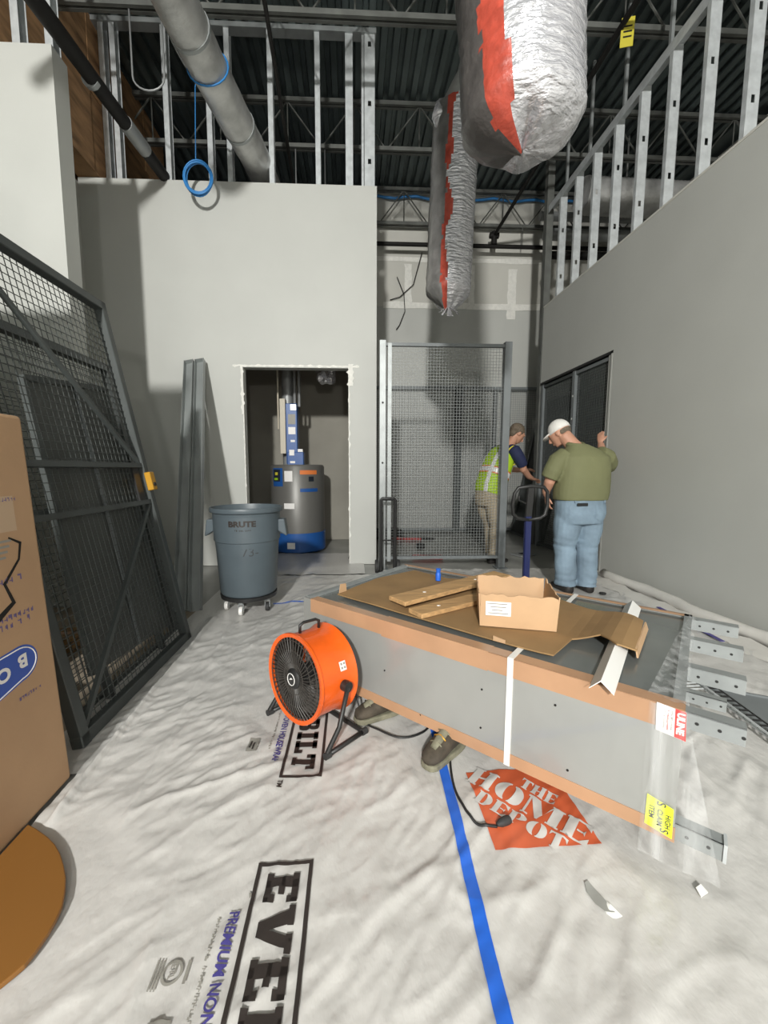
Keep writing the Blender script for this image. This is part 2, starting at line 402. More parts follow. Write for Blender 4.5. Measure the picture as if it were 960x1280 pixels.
# right wall with opening y 4.62..6.36, top 2.56
b = M(); OY0, OY1, OZ = 4.62, 6.36, 2.56; TR = 0.12
b.bb((XR, -8, 0), (XR+TR, OY0, 3.68)); b.bb((XR, OY0, OZ), (XR+TR, OY1, 3.68))
wr = b.obj('wall_right', PAINT, kind='structure', label='grey painted half-height right wall')
b = M(); b.bb((XR-0.004, -2, 3.68), (XR+TR+0.004, OY1, 3.70)); b.obj('top_board', DRYW, wr)
b = M(); b.bb((XR-0.002, OY0-0.03, OZ-0.03), (XR+TR+0.002, OY1, OZ)); b.obj('header_track', BLACKP, wr)
b = M(); b.bb((XR-0.002, OY0-0.02, 0.0), (XR+TR+0.002, OY0+0.005, OZ)); b.obj('opening_bead', PAINT, wr)
st = stud_mesh((XR+0.06, 2.40), 0.092, 0.04, 3.70, 5.12, 'y').obj('stud', GALV, wr)
for k in range(1, 10): copy_at(st, (0, 0.4*k, 0), wr)
b = M(); b.bb((XR+0.01, 1.8, 5.10), (XR+0.11, OY1, 5.14)); b.bb((XR+0.008, 1.8, 5.04), (XR+0.012, OY1, 5.12)); b.obj('top_track', GALV, wr)
for y in (2.9, 3.55, 4.1, 4.75, 5.4, 5.95): M().bar((XR+0.06, y, 5.14), (XR+0.06, y, ZDECK), 0.03, 0.03).obj('track_hanger', GALVD, wr)
b = M(); b.bb((XR+0.0, OY1+0.03, 0), (XR+0.1, OY1+0.13, ZDECK)); b.obj('column', JOIST, wr)

# back wall
wb = M().bb((0.3, YB, 0), (6.0, YB+0.12, ZDECK)).obj('wall_back', PAINT, kind='structure', label='grey back wall, bare drywall above')
b = M(); b.bb((0.31, YB-0.004, 4.25), (5.0, YB, ZDECK)); b.obj('bare_drywall', DRYW, wb)
for (x0, x1, z0, z1, sd) in ((2.95, 3.1, 4.05, 4.95, 1), (0.4, 3.6, 5.05, 5.12, 2), (0.6, 3.6, 4.22, 4.32, 3), (1.0, 1.12, 4.3, 5.0, 4), (2.2, 2.3, 4.3, 5.0, 6)):
    b = M(); rough_patch(b, x0, z0, x1, z1, YB-0.006-0.002*sd, 12, 0.03, sd); b.obj('joint_compound', COMPOUND, wb)
M().bb((4.6, 3.0, 0), (4.72, YB, 3.7)).obj('wall_side_room', PAINT, kind='structure', label='wall of the dark side room')
M().bb((XR+TR, 4.3, 0), (4.6, 4.42, 3.7)).obj('wall_side_room_front', PAINT, kind='structure', label='front wall of the dark side room')
M().bb((-4.2, -8.1, 0), (6.0, -8.0, ZDECK)).obj('wall_rear', PAINT, kind='structure', label='rear wall behind the photographer')
M().bb((5.9, -8, 0), (6.0, YB, ZDECK)).obj('wall_far_right', DRYW, kind='structure', label='far right outer wall beyond the studs')

# pipes and cables under the roof
M().tube([(-3.0, 7.6, 5.2), (5.6, 7.6, 5.2)], 0.035, 10).obj('sprinkler_main', DARKST, None, 'dark horizontal pipe across the top of the back wall', 'pipe', smooth='auto')
b = M(); b.tube([(2.55, 7.55, 5.36), (2.55, 0.5, 5.36)], 0.028, 8)
sp = thing('sprinkler_branch', (2.55, 7.5, 5.36), 'black sprinkler branch pipe running overhead towards the camera', 'pipe')
b.obj('pipe', DARKST, sp, smooth='auto')
b = M(); b.tube([(2.55, 7.56, 5.42), (2.55, 7.56, 5.21)], 0.05, 10); b.tube([(2.47, 7.56, 5.36), (2.63, 7.56, 5.36)], 0.05, 10); b.obj('fitting', DARKST, sp, smooth='auto')
for y in (3.1, 5.0): M().tube([(2.55, y, 5.38), (2.55, y, 5.6)], 0.006, 5).obj('hanger_rod', DARKST, sp)
for x, h in ((1.62, 1), (2.05, 1), (3.1, 1)):
    M().tube([(x, 7.66, 5.2), (x, 7.66, 5.6)], 0.008, 5).obj('hanger_rod', JOIST, None, ['thin rod hanger left of the foil duct above the back pipe', 'thin rod hanger in the middle above the back pipe', 'thin rod hanger near the column above the back pipe'][(x > 1.7)+(x > 2.5)], 'rod')
b = M(); pts = [(0.2+0.2*i, 7.80, 6.10+0.025*sin(i*1.7)) for i in range(26)]; b.tube(pts, 0.022, 6)
b.obj('blue_cable_run', BLUEC, None, 'blue cable strung along the top of the back wall', 'cable', smooth=True)
# pipes seen through the right hand studs
for i, (z, r, m_, lb) in enumerate(((5.55, 0.07, GREYP, 'upper grey pipe behind the right wall studs'), (5.15, 0.09, GREYP, 'middle grey pipe behind the right wall studs'), (4.72, 0.06, DARKST, 'lower dark pipe behind the right wall studs'))):
    M().tube([(3.25, 7.3-0.2*i, z), (5.9, 7.3-0.2*i, z)], r, 12).obj('pipe', m_, None, lb, 'pipe', smooth='auto')
b = M(); b.lathe([(0.24+0.006*(i % 2), i*0.03) for i in range(70)], 20, (3.5, 6.45, 5.35), (1, 0.03, 0.0)); b.tube([(4.2, 6.47, 5.55), (4.2, 6.47, ZDECK)], 0.012, 6); b.obj('flexible_duct', FOILD, None, 'silver flexible duct lying behind the right wall studs', 'duct', smooth='auto')
# dark pipe at the upper left, partly white
b = thing('waste_pipe', (-2.16, 4, 4.6), 'black pipe with a white sleeve running above the stub wall', 'pipe')
M().tube([(-2.24, 1.6, 4.38), (-2.165, 4.3, 4.53), (-2.13, 6.9, 4.72)], 0.062, 12).obj('pipe', DARKST, b, smooth='auto')
M().tube([(-2.163, 4.35, 4.533), (-2.157, 4.72, 4.56)], 0.068, 12).obj('sleeve', GREYP, b, smooth='auto')
M().tube([(-2.19, 3.86, 4.50), (-2.188, 3.90, 4.503)], 0.072, 12).obj('clamp', GALVD, b, smooth='auto')
# silver duct at the upper left
d = thing('round_duct', (-1.2, 4, 4.8), 'silver insulated round duct running over the front wall', 'duct')
pts = [V((-1.40, 2.2, 4.66)), V((-1.355, 3.0, 4.70)), V((-1.25, 4.0, 4.74)), V((-1.10, 5.1, 4.80)), V((-0.95, 6.8, 4.85))]
P2 = []
for i in range(len(pts)-1):
    for k in range(12): P2.append(pts[i].lerp(pts[i+1], k/12))
P2.append(pts[-1])
b = M(); b.tube(P2, [0.165+0.006*noise.noise(V((i*0.6, 3, 1))) for i in range(len(P2))], 22)
for v in b.bm.verts: v.co += V((0, 0, 1))*0.008*noise.noise(v.co*7)
b.obj('sleeve', FOILD, d, smooth=True)
for i in (9, 20, 31): M().tube([P2[i], P2[i]+(P2[i+1]-P2[i])*0.35], 0.173, 22).obj('duct_tape_band', GALVD, d, smooth='auto')
for k, (dx, dz) in enumerate(((-0.25, 0.12), (-0.21, 0.05))):
    M().tube([p + V((dx, 0, dz+0.02*sin(i*0.7+k))) for i, p in enumerate(P2)], 0.012, 6).obj('cable', [DARKST, GREYP][k], None, ['dark cable running beside the silver duct', 'grey cable running beside the silver duct'][k], 'cable', smooth=True)
b = M(); b.tube([(-0.74, 3.6+0.3*i, 5.35-0.06*i) for i in range(9)], 0.02, 6); b.obj('cable', DARKST, None, 'dark conduit to the right of the silver duct', 'conduit')
for k, (x, y, z0, z1, r, lb) in enumerate(((-1.95, 4.42, 5.6, 5.0, 0.15, 'grey cable loop hanging near the double studs'), (-0.55, 6.05, 5.6, 4.9, 0.2, 'pale cable loop hanging above the front wall'))):
    b = M(); b.tube([(x+r, y, z0)] + [(x + r*cos(a), y, z1 - r*sin(a)*0.8) for a in [pi*i/10 for i in range(11)]] + [(x-r, y, z0)], 0.009, 6)
    b.obj('cable_loop', GREYP, None, lb, 'cable', smooth=True)
# blue cable coil
cc = thing('cable_coil', (-1.678, 4.9, 4.42), 'coil of blue cable hanging in front of the front wall', 'cable')
b = M(); pts = []
for i in range(24*7): a = 2*pi*i/24; k = i/24; pts.append((-1.678+(0.145+0.012*sin(k*2.3))*cos(a), 4.9+0.02*sin(k*3.1), 4.42+(0.165+0.012*cos(k*1.9))*sin(a)))
b.tube(pts, 0.0085, 6); b.obj('coil', BLUEC, cc, smooth=True)
M().tube([(-1.70, 4.9, 4.58), (-1.69, 4.9, 4.9), (-1.68, 4.92, 5.35), (-1.6, 4.9, 5.6)], 0.006, 5).obj('hanging_tail', BLUEC, cc, smooth=True)
b = M(); q = P2[24]
b.tube([q + V((0.178*cos(a), 0.03*sin(a*1.0), 0.178*sin(a))) for a in [2*pi*i/20 for i in range(20)]], 0.008, 6, closed=True); b.obj('duct_wrap_loop', BLUEC, cc, smooth=True)

b = M(); b.tube([V(q) for q in ((0.72, 7.84, 4.35), (0.9, 7.83, 4.40), (1.15, 7.82, 4.62), (1.3, 7.8, 5.17))], 0.008, 5); b.obj('cable', DARKST, None, 'thin cable sagging across the back wall under the pipe', 'cable', smooth=True)
b = M(); b.tube([V(q) for q in ((0.85, 7.83, 4.75), (0.98, 7.83, 4.45), (1.0, 7.83, 4.15), (0.9, 7.83, 3.9), (0.84, 7.83, 3.82))], 0.008, 5); b.obj('cable', DARKST, None, 'short cable end hanging loose on the back wall', 'cable', smooth=True)
# yellow tag on the sprinkler branch
tg = thing('pipe_tag', (2.58, 4.2, 5.33), 'yellow tag hanging from the black overhead pipe', 'tag')
Rt = Matrix.Rotation(radians(-12), 3, 'Y') @ Matrix.Rotation(radians(22), 3, 'X')
M().box((2.62, 4.16, 5.33), (0.13, 0.006, 0.20), Rt).obj('plate', SIGNY, tg, bevel=0.002)
M().tube([(2.64, 4.17, 5.41), (2.58, 4.19, 5.41), (2.55, 4.2, 5.39)], 0.004, 5).obj('tie', DARKST, tg)
for k in range(3): M().box(V((2.62, 4.16, 5.33)) + Rt @ V((0, -0.0035, 0.04-0.035*k)), (0.085, 0.001, 0.012), Rt).obj('printed_line', DARKST, tg)

# ---------------------------------------------------------------- hanging foil ducts
def foil_duct(name, cx, cy, zb, zt, r, label, seed, lean, tie):
    t = thing(name, (cx, cy, zb), label, 'duct', 'bagged foil ducts')
    n, rows = 72, 90; b = M(); R = []
    for i in range(rows+1):
        h = i/rows; z = zb + (zt-zb)*h; L = []
        dz = z - zb
        base = r*min(1.0, (max(dz, 0.0)/(0.40*r))**0.30 if dz < 0.40*r else 1.0) if not tie else r*(0.18 + 0.82*min(1, dz/(0.75*r))**0.7)
        for j in range(n):
            a = 2*pi*j/n
            p = V((cos(a)*2, sin(a)*2, z*2.5 + seed))
            rr = base*(1 + 0.05*noise.noise(p) + 0.02*noise.noise(p*4)) + (0.010*abs(sin(z*pi/0.045 + 1.2*noise.noise(p*1.5))) if not tie else 0.008*noise.noise(p*6))
            L.append(b.bm.verts.new((cx + lean[0]*dz + rr*cos(a), cy + lean[1]*dz + rr*sin(a), z + 0.05*noise.noise(p*0.8)*(1-h))))
        R.append(L)
    def zone(a, z):
        w_ = 0.10*noise.noise(V((z*3, seed, 0))) + 0.05*noise.noise(V((z*14, seed, 3)))
        a = (a + 2*pi) % (2*pi)
        # angle 270deg = facing camera (-y)
        d = math.degrees(a) + w_*70
        if tie: return 2 if 150 < d < 238 else (1 if 238 <= d < 252 + 18*noise.noise(V((z*4, 1, seed))) else 0)
        return 2 if 100 < d < 214 else (1 if 214 <= d < 238 else 0)
    parts = {0: M(), 1: M(), 2: M()}
    for k in parts:
        q = parts[k]; mp = {}
        for i in range(rows):
            for j in range(n):
                if zone(2*pi*(j+0.5)/n, R[i][j].co.z) != k: continue
                vs = []
                for v in (R[i][j], R[i][(j+1)%n], R[i+1][(j+1)%n], R[i+1][j]):
                    if v not in mp: mp[v] = q.bm.verts.new(v.co)
                    vs.append(mp[v])
                q.bm.faces.new(vs)
        if k == 0: q.bm.faces.new([q.bm.verts.new(v.co) for v in R[0][::-1]])
        q.obj(['foil_sleeve', 'red_band', 'grey_film'][k], [FOIL, FILMR, FILMS if tie else FILMG][k], t, smooth=True, recalc=True)
    b.bm.free(); return t
fd = foil_duct('bagged_duct', 0.872, 2.2, 2.83, 5.3, 0.290, 'large foil wrapped duct with red band hanging nearest the camera', 3.1, (-0.075, 0.0), False)
# white tag with number
Rg = Matrix.Rotation(radians(-22), 3, 'Z')
o = V((0.655, 1.94, 3.47)); 
M().box(o, (0.075, 0.003, 0.24), Rg).obj('paper_tag', WLAB, fd)
put_text('10', 0.07, o + Rg @ V((-0.036, -0.002, -0.105)), Rg @ V((1, 0, 0)), (0, 0, 1), PBLUE, fd, bold=0.001)
fd2 = foil_duct('bagged_duct', 1.03, 4.5, 2.93, 4.86, 0.235, 'narrow foil wrapped duct with tied end hanging farther back', 8.4, (0.03, 0.0), True)
b = M(); random.seed(5)
for k in range(7):
    a = random.uniform(0, 6.28); p = V((1.03, 4.45, 2.95)); d_ = V((cos(a)*0.10, -0.04, -0.07-0.05*random.random())); s_ = V((-sin(a), 0.3, 0.2))*0.035
    b.prism([(0, 0), (1, -0.5), (1.1, 0.6)], p, d_, s_, (0, 0.004, 0))
b.obj('twisted_end', FOIL, fd2)
M().tube([(1.09, 4.5, 4.70), (1.12, 4.5, 4.90), (1.24, 4.45, 5.15), (1.34, 4.42, 5.62)], [0.19, 0.19, 0.17, 0.15], 16).obj('upper_sleeve', FOILD, fd2, smooth=True)
b = M(); b.tube([(0.92, 4.42, 4.62), (0.90, 4.42, 4.75), (0.93, 4.45, 4.87), (1.0, 4.5, 4.92)], [0.04, 0.08, 0.07, 0.04], 10)
for v in b.bm.verts: v.co += V((1, 0, 1))*0.03*noise.noise(v.co*14)
b.obj('crumpled_fold', FOIL, fd2)

# ---------------------------------------------------------------- house wrap on the floor
def ridge(n, k): return max(0.0, 1 - abs(n)*k)
FLAT = [(-0.95, 1.10, 0.20), (-0.95, 0.92, 0.19), (-0.12, 1.74, 0.16), (-0.30, 1.93, 0.16), (-0.02, 1.84, 0.1), (-0.905, 3.5, 0.27), (1.91, 2.02, 0.12), (1.88, 1.8, 0.12), (1.85, 1.55, 0.14), (2.05, 1.8, 0.2), (2.0, 1.5, 0.22), (0.13, 1.885, 0.12), (0.395, 1.60, 0.13), (1.37, 3.05, 0.2), (1.1, 2.75, 0.3), (0.8, 2.4, 0.3), (2.235, 3.9, 0.27), (1.0, 1.15, 0.1), (0.45, 2.5, 0.25), (2.8, 3.2, 0.1), (2.8, 2.6, 0.1), (2.8, 3.9, 0.1)]
def wrap_h(x, y):
    z = wrap_raw(x, y); k = 1.0
    for fx, fy, fr_ in FLAT:
        d2 = (x-fx)**2 + (y-fy)**2
        if d2 < (fr_+0.1)**2:
            t = max(0.0, (sqrt(d2)-fr_)/0.1); k = min(k, t*t*(3-2*t))
    if x < -1.155: k = min(k, max(0.0, (x+1.20)/0.045))
    return 0.003 + (z-0.003)*k
def wrap_raw(x, y):
    p = V((x, y, 0.0)); wx = x + 0.06*noise.noise(p*2.3); wy = y + 0.06*noise.noise(p*2.3 + V((9, 2, 0)))
    a = wx*0.80 + wy*0.60; c = wy*0.80 - wx*0.60            # long wrinkles lie along a
    r1 = ridge(noise.noise(V((a*2.2, c*8.0, 1.3))), 3.2)**1.6
    a2 = wx*0.35 + wy*0.94; c2 = wx*0.94 - wy*0.35
    r2 = ridge(noise.noise(V((a2*1.6, c2*6.5, 7.7))), 3.0)**1.6
    m1 = max(0, 0.45 + 0.9*noise.noise(p*1.6 + V((3, 1, 2)))); m2 = max(0, 0.4 + 0.9*noise.noise(p*1.4 + V((8, 4, 2))))
    r3 = ridge(noise.noise(V((a*5.0, c*19.0, 4.1))), 2.6)**1.4; r4 = ridge(noise.noise(V((a2*4.5, c2*17.0, 2.9))), 2.6)**1.4
    z = 0.002 + 0.0045*r3*(0.3+m2) + 0.0040*r4*(0.3+m1) + 0.0110*r1*m1 + 0.0095*r2*m2 + 0.0040*(noise.noise(p*11)+0.7) + 0.006*(noise.noise(p*3.4)+0.5)
    # long fold lines left by unrolling
    for sx, sl, hh, wd in ((-1.070, -0.045, 0.034, 0.013), (-0.60, -0.10, 0.009, 0.018), (-0.84, -0.09, 0.010, 0.012), (0.10, 0.03, 0.007, 0.02), (1.35, -0.08, 0.006, 0.02)):
        dx = x - (sx + sl*(y-1.8) + 0.014*noise.noise(V((y*2, sx, 0))))
        if abs(dx) < 0.08: z += hh*(0.7+0.5*noise.noise(V((y*1.5, sx, 4))))*math.exp(-(dx/wd)**2)
    return max(z, 0.001)
def sheet(x0, x1, y0, y1, lift, label, e=0.0105, sk=0.0):
    nx = max(2, int((x1-x0)/e)); vs = []; fs = []; Y_ = [y0]
    while Y_[-1] < y1: Y_.append(Y_[-1] + e*(1.0 if Y_[-1] < 2.1 else 2.0))
    ny = len(Y_)-1
    for j in range(ny+1):
        for i in range(nx+1):
            y = Y_[j]
            x = x0 + (x1-x0)*i/nx + sk*(y-1.8)
            if i in (0, nx): x += 0.006*noise.noise(V((y*3, x0, 0)))
            vs.append((x, y, wrap_h(x, y) + lift))
    for j in range(ny):
        for i in range(nx):
            k = j*(nx+1)+i; fs.append((k, k+1, k+nx+2, k+nx+1))
    return M().mesh(vs, fs).obj('house_wrap_sheet', WRAP, None, label, 'floor covering', 'house wrap laid on the floor', smooth=True, recalc=False)
shm = sheet(-1.10, 0.40, -0.9, 4.55, 0.0, 'white wrinkled protective sheet on the floor, centre strip with black boxed lettering')
shl = sheet(-1.35, -1.04, 1.55, 4.7, -0.0015, 'white wrinkled protective sheet on the floor, narrow strip beside the leaning gate')
shr = sheet(0.33, 2.94, -0.9, 4.75, 0.0015, 'white wrinkled protective sheet on the floor, right strip with the orange square print', 0.012)
shc = sheet(-1.1, 0.15, 4.6, 5.75, -0.001, 'grey-white protective sheet on the floor running into the closet doorway', 0.04)

def drape(vs, fs, m, parent, name, lift=0.0055, grid=0.0105):
    """flat print (world x,y) cut by a grid and laid on the sheet"""
    b = bmesh.new(); B_ = [b.verts.new((p[0], p[1], 0)) for p in vs]
    for f in fs:
        try: b.faces.new([B_[i] for i in f])
        except ValueError: pass
    xs = [p[0] for p in vs]; ys = [p[1] for p in vs]
    for ax, lo, hi in ((0, min(xs), max(xs)), (1, min(ys), max(ys))):
        k = math.ceil(lo/grid)*grid
        while k < hi:
            co = [0, 0, 0]; no = [0, 0, 0]; co[ax] = k; no[ax] = 1
            bmesh.ops.bisect_plane(b, geom=b.verts[:]+b.edges[:]+b.faces[:], plane_co=co, plane_no=no); k += grid
    for v in b.verts: v.co.z = wrap_h(v.co.x, v.co.y) + lift
    bmesh.ops.recalc_face_normals(b, faces=b.faces)
    for f in b.faces:
        if f.normal.z < 0: f.normal_flip()
    me = bpy.data.meshes.new(name); b.to_mesh(me); b.free(); return link(name, me, m, parent, smooth=True)
def rects(L):
    vs = []; fs = []
    for x0, y0, x1, y1 in L:
        k = len(vs); vs += [(x0, y0), (x1, y0), (x1, y1), (x0, y1)]; fs.append((k, k+1, k+2, k+3))
    return vs, fs
# slab serif capitals, unit cell 0..w x 0..1
def glyph(c):
    s = 0.30
    R = []; P = []
    if c == 'E': R = [(0, 0, .82, .2), (0, .8, .82, 1), (.1, 0, .1+s, 1), (.1, .41, .6, .59), (.62, 0, .82, .32), (.62, .68, .82, 1)]; w_ = .82
    elif c == 'V': P = [[(.04, 1), (.40, 1), (.56, .34), (.72, 1), (1.02, 1), (.72, 0), (.36, 0)]]; R = [(-.02, .82, .46, 1), (.64, .82, 1.1, 1)]; w_ = 1.06
    elif c == 'R': R = [(0, 0, .46, .18), (.1, 0, .1+s, 1), (0, .82, .62, 1), (.1, .42, .62, .58)]; P = [[(.60, 1), (.78, .92), (.84, .78), (.84, .62), (.78, .48), (.60, .42), (.54, .58), (.56, .82)], [(.42, .5), (.70, .5), (.86, .0), (.58, 0)]]; w_ = .9
    elif c == 'B': R = [(0, 0, .6, .18), (.1, 0, .1+s, 1), (0, .82, .6, 1), (.1, .42, .6, .58)]; P = [[(.58, 1), (.76, .94), (.80, .80), (.80, .64), (.72, .52), (.55, .5), (.52, .8)], [(.58, 0), (.80, .06), (.86, .2), (.86, .40), (.76, .52), (.55, .5), (.52, .2)]]; w_ = .88
    elif c == 'I': R = [(0, 0, .5, .2), (.1, 0, .4, 1), (0, .8, .5, 1)]; w_ = .5
    elif c == 'L': R = [(0, 0, .78, .2), (.1, 0, .1+s, 1), (0, .8, .5, 1), (.58, 0, .78, .36)]; w_ = .78
    elif c == 'T': R = [(0, .8, .9, 1), (.3, 0, .6, 1), (0, .62, .2, 1), (.7, .62, .9, 1), (.2, 0, .7, .18)]; w_ = .9
    return R, P, w_
def everprint(ys, ye):
    # frame x -0.291..-0.122, text reads towards -y, letter tops towards +x
    x0, x1, t = -0.291, -0.124, 0.0115
    vs, fs = rects([(x0, ye, x0+t, ys), (x1-t, ye, x1, ys), (x0, ye, x1, ye+t), (x0, ys-t, x1, ys)])
    drape(vs, fs, PBLACK, shm, 'printed_frame')
    txt = 'EVERBILT'; ws_ = [glyph(c)[2] for c in txt]; gap = 0.10; tot = sum(ws_) + gap*7
    L = (ys-ye) - 0.085; su = L/tot; cap0, cap1 = x0+0.036, x1-0.036
    pos = ys - 0.036
    for c, w_ in zip(txt, ws_):
        R, P, _ = glyph(c); vs, fs = [], []
        rv, rf = rects(R); vs += rv; fs += rf
        for p in P: k = len(vs); vs += p; fs.append(tuple(range(k, k+len(p))))
        W = [(cap0 + v*(cap1-cap0), pos - u*su) for u, v in vs]
        drape(W, fs, PBLACK, shm, 'printed_letter', 0.0058)
        pos -= (w_+gap)*su
everprint(1.136, 0.306); everprint(2.308, 1.478)
def ftext(txt, size, x, y, m, parent, bold=0, xs=1, lift=0.0055):
    vs, fs = text_geo(txt, size, bold, xs); drape([(x + v, y - u) for u, v in vs], fs, m, parent, 'printed_lettering', lift)
ftext('PREMIUM NON-WOVEN HOUSEWRAP', 0.0385, -0.338, 1.003, PBLUE, shm, 0.0008, 0.92)
ftext('PREMIUM NON-WOVEN HOUSEWRAP', 0.0385, -0.338, 2.175, PBLUE, shm, 0.0008, 0.92)
ftext('TM', 0.026, -0.292, 1.466, PBLACK, shm, 0.0006)
def scribble(n, pitch, h, seed):
    random.seed(seed); L = []; u = 0
    for k in range(n):
        w_ = pitch*random.uniform(0.45, 0.8); a = random.uniform(0, 0.25)*h
        L.append((u, a, u+w_*0.35, h)); L.append((u, random.choice((0, 0.4*h, 0.75*h)), u+w_, random.choice((0.25*h, 0.6*h, h))))
        u += pitch*(1.8 if random.random() < 0.15 else 1.0)
    return [(x0, min(y0, y1), x1, max(y0, y1)+0.0006) for x0, y0, x1, y1 in L]
for ys in (0.985, 2.157):
    vs, fs = rects(scribble(38, 0.0125, 0.008, 3)); drape([(-0.368 + v, ys - u) for u, v in vs], fs, PGREY, shm, 'printed_small_text')
vs, fs = rects([(-0.46, 1.63, -0.415, 1.72)]); drape(vs, fs, PGREY, shm, 'printed_mark')
vs, fs = rects([(-0.452, 1.65, -0.444, 1.70), (-0.437, 1.64, -0.430, 1.69)]); drape(vs, fs, PBLACK, shm, 'printed_mark', 0.0072)
vs, fs = rects([(-0.45, 0.49, -0.40, 0.78)]); drape(vs, fs, PGREY, shm, 'printed_mark')
vs = [(-0.30, 1.052), (-0.287, 1.045), (-0.295, 1.035)]; drape(vs, [(0, 1, 2)], PGREY, shm, 'printed_mark')
# round certification mark
def ring2(cx, cy, r0, r1, n=28):
    vs = []; fs = []
    for i in range(n): a = 2*pi*i/n; vs += [(cx+r0*cos(a), cy+r0*sin(a)), (cx+r1*cos(a), cy+r1*sin(a))]
    for i in range(n): j = (i+1) % n; fs.append((2*i, 2*i+1, 2*j+1, 2*j))
    return vs, fs
vs, fs = ring2(-0.437, 0.868, 0.019, 0.025); drape(vs, fs, PGREY, shm, 'printed_mark')
ftext('ETL', 0.02, -0.443, 0.886, PGREY, shm, 0.0006)
for k in range(3): vs, fs = rects([(-0.481+k*0.007, 0.835, -0.4775+k*0.007, 0.895)]); drape(vs, fs, PGREY, shm, 'printed_mark')
vs, fs = rects([(-0.405, 0.845, -0.398, 0.892)]); drape(vs, fs, PGREY, shm, 'printed_mark')
# orange square with stencil lettering, running diagonally
OX0, OX1, OY_0, OY_1 = 0.452, 0.800, 1.150, 1.487
vs, fs = rects([(OX0, OY_0, OX1, OY_1)]); drape(vs, fs, PORANGE, shr, 'printed_square', 0.0052)
def sten(c):
    P = []; R = []
    if c == 'H': R = [(.06, 0, .36, 1), (.62, 0, .92, 1), (.36, .44, .62, .54), (0, 0, .42, .08), (0, .92, .42, 1), (.56, 0, .98, .08), (.56, .92, .98, 1)]; w_ = .98
    elif c == 'T': R = [(.28, 0, .58, .92), (0, .88, .86, 1), (.2, 0, .66, .08)]; P = [[(0, .88), (.12, .88), (0, .66)], [(.74, .88), (.86, .88), (.86, .66)]]; w_ = .86
    elif c == 'E': R = [(.06, 0, .36, 1), (0, .92, .8, 1), (0, 0, .8, .08), (.40, .46, .58, .54)]; P = [[(.56, .92), (.8, .92), (.8, .66)], [(.56, .08), (.8, .08), (.8, .34)], [(.58, .5), (.66, .64), (.66, .36)]]; w_ = .82
    elif c == 'O':
        for s in (-1, 1):
            o_ = [(.5 + s*(.06 + .44*sin(pi*i/12)**0.8), .5 - .5*cos(pi*i/12)) for i in range(13)]
            i_ = [(.5 + s*(.06 + .10*sin(pi*i/12)), .5 + .44*cos(pi*i/12)) for i in range(13)]
            for i in range(12): P.append([o_[i], o_[i+1], i_[11-i], i_[12-i]])
        w_ = 1.0
    elif c == 'M': R = [(.92, 0, 1.22, 1), (.06, .0, .14, 1), (0, .92, .36, 1), (0, 0, .26, .08), (.86, 0, 1.28, .08), (.86, .92, 1.28, 1)]; P = [[(.08, 1), (.42, 1), (.70, .28), (.60, 0), (.52, 0)], [(.66, .16), (.74, .36), (.92, 1), (.92, .82)]]; w_ = 1.28
    elif c in 'DP':
        R = [(.06, 0, .36, 1), (0, .92, .44, 1), (0, 0, .44, .08)]
        lo = .44 if c == 'P' else 0; cy = (1+lo)/2; hy = (1-lo)/2
        o_ = [(.44 + .46*sin(pi*i/10)**0.8, cy - hy*cos(pi*i/10)) for i in range(11)]; i_ = [(.44 + .12*sin(pi*i/10), cy - hy*.84*cos(pi*i/10)) for i in range(11)]
        for i in range(10): P.append([o_[i], o_[i+1], i_[i+1], i_[i]])
        w_ = .92
    return R, P, w_
u_ = V((0.707, -0.707)); v_ = V((0.707, 0.707)); oc = V(((OX0+OX1)/2, (OY_0+OY_1)/2))
def stline(txt, along, across, su, hgt, gap=0.08):
    pos = along
    for c in txt:
        R, P, w_ = sten(c); vs, fs = rects(R)
        for p in P: k = len(vs); vs += p; fs.append(tuple(range(k, k+len(p))))
        W = []
        for a, h_ in vs:
            q = oc + u_*(pos + a*su) + v_*(across + h_*hgt); W.append((q.x, q.y))
        drape(W, fs, PWHITE, shr, 'printed_letter', 0.0072)
        pos += (w_+gap)*su
stline('THE', -0.055, 0.062, 0.046, 0.055); stline('HOME', -0.222, -0.045, 0.100, 0.098); stline('DEPOT', -0.15, -0.118, 0.064, 0.062)
# blue tape along the seam
def ribbon(pts, wd, m, parent, name, lift=0.0062):
    vs = []; fs = []
    for i in range(len(pts)):
        p = V(pts[i]); d = (V(pts[min(i+1, len(pts)-1)]) - V(pts[max(i-1, 0)])).normalized(); nn = V((-d.y, d.x))
        e = 0.0015*noise.noise(V((i*0.9, 0, 0)))
        vs += [tuple(p - nn*(wd/2+e)), tuple(p + nn*(wd/2+e))]
    for i in range(len(pts)-1): fs.append((2*i, 2*i+1, 2*i+3, 2*i+2))
    return drape(vs, fs, m, parent, name, lift)
tp = ribbon([(0.325 + 0.052*(y-0.7), y) for y in [-0.5 + 0.1*i for i in range(29)]], 0.038, TAPE, None, 'blue_tape_strip')
tags(tp, 'strip of bright blue tape along the floor sheet seam', 'tape')
tp2 = ribbon([(-0.72 + 0.04*i, 3.60 + 0.002*i) for i in range(16)], 0.02, TAPE, None, 'blue_tape_strip'); tags(tp2, 'thin blue tape line on the floor behind the trash can', 'tape')
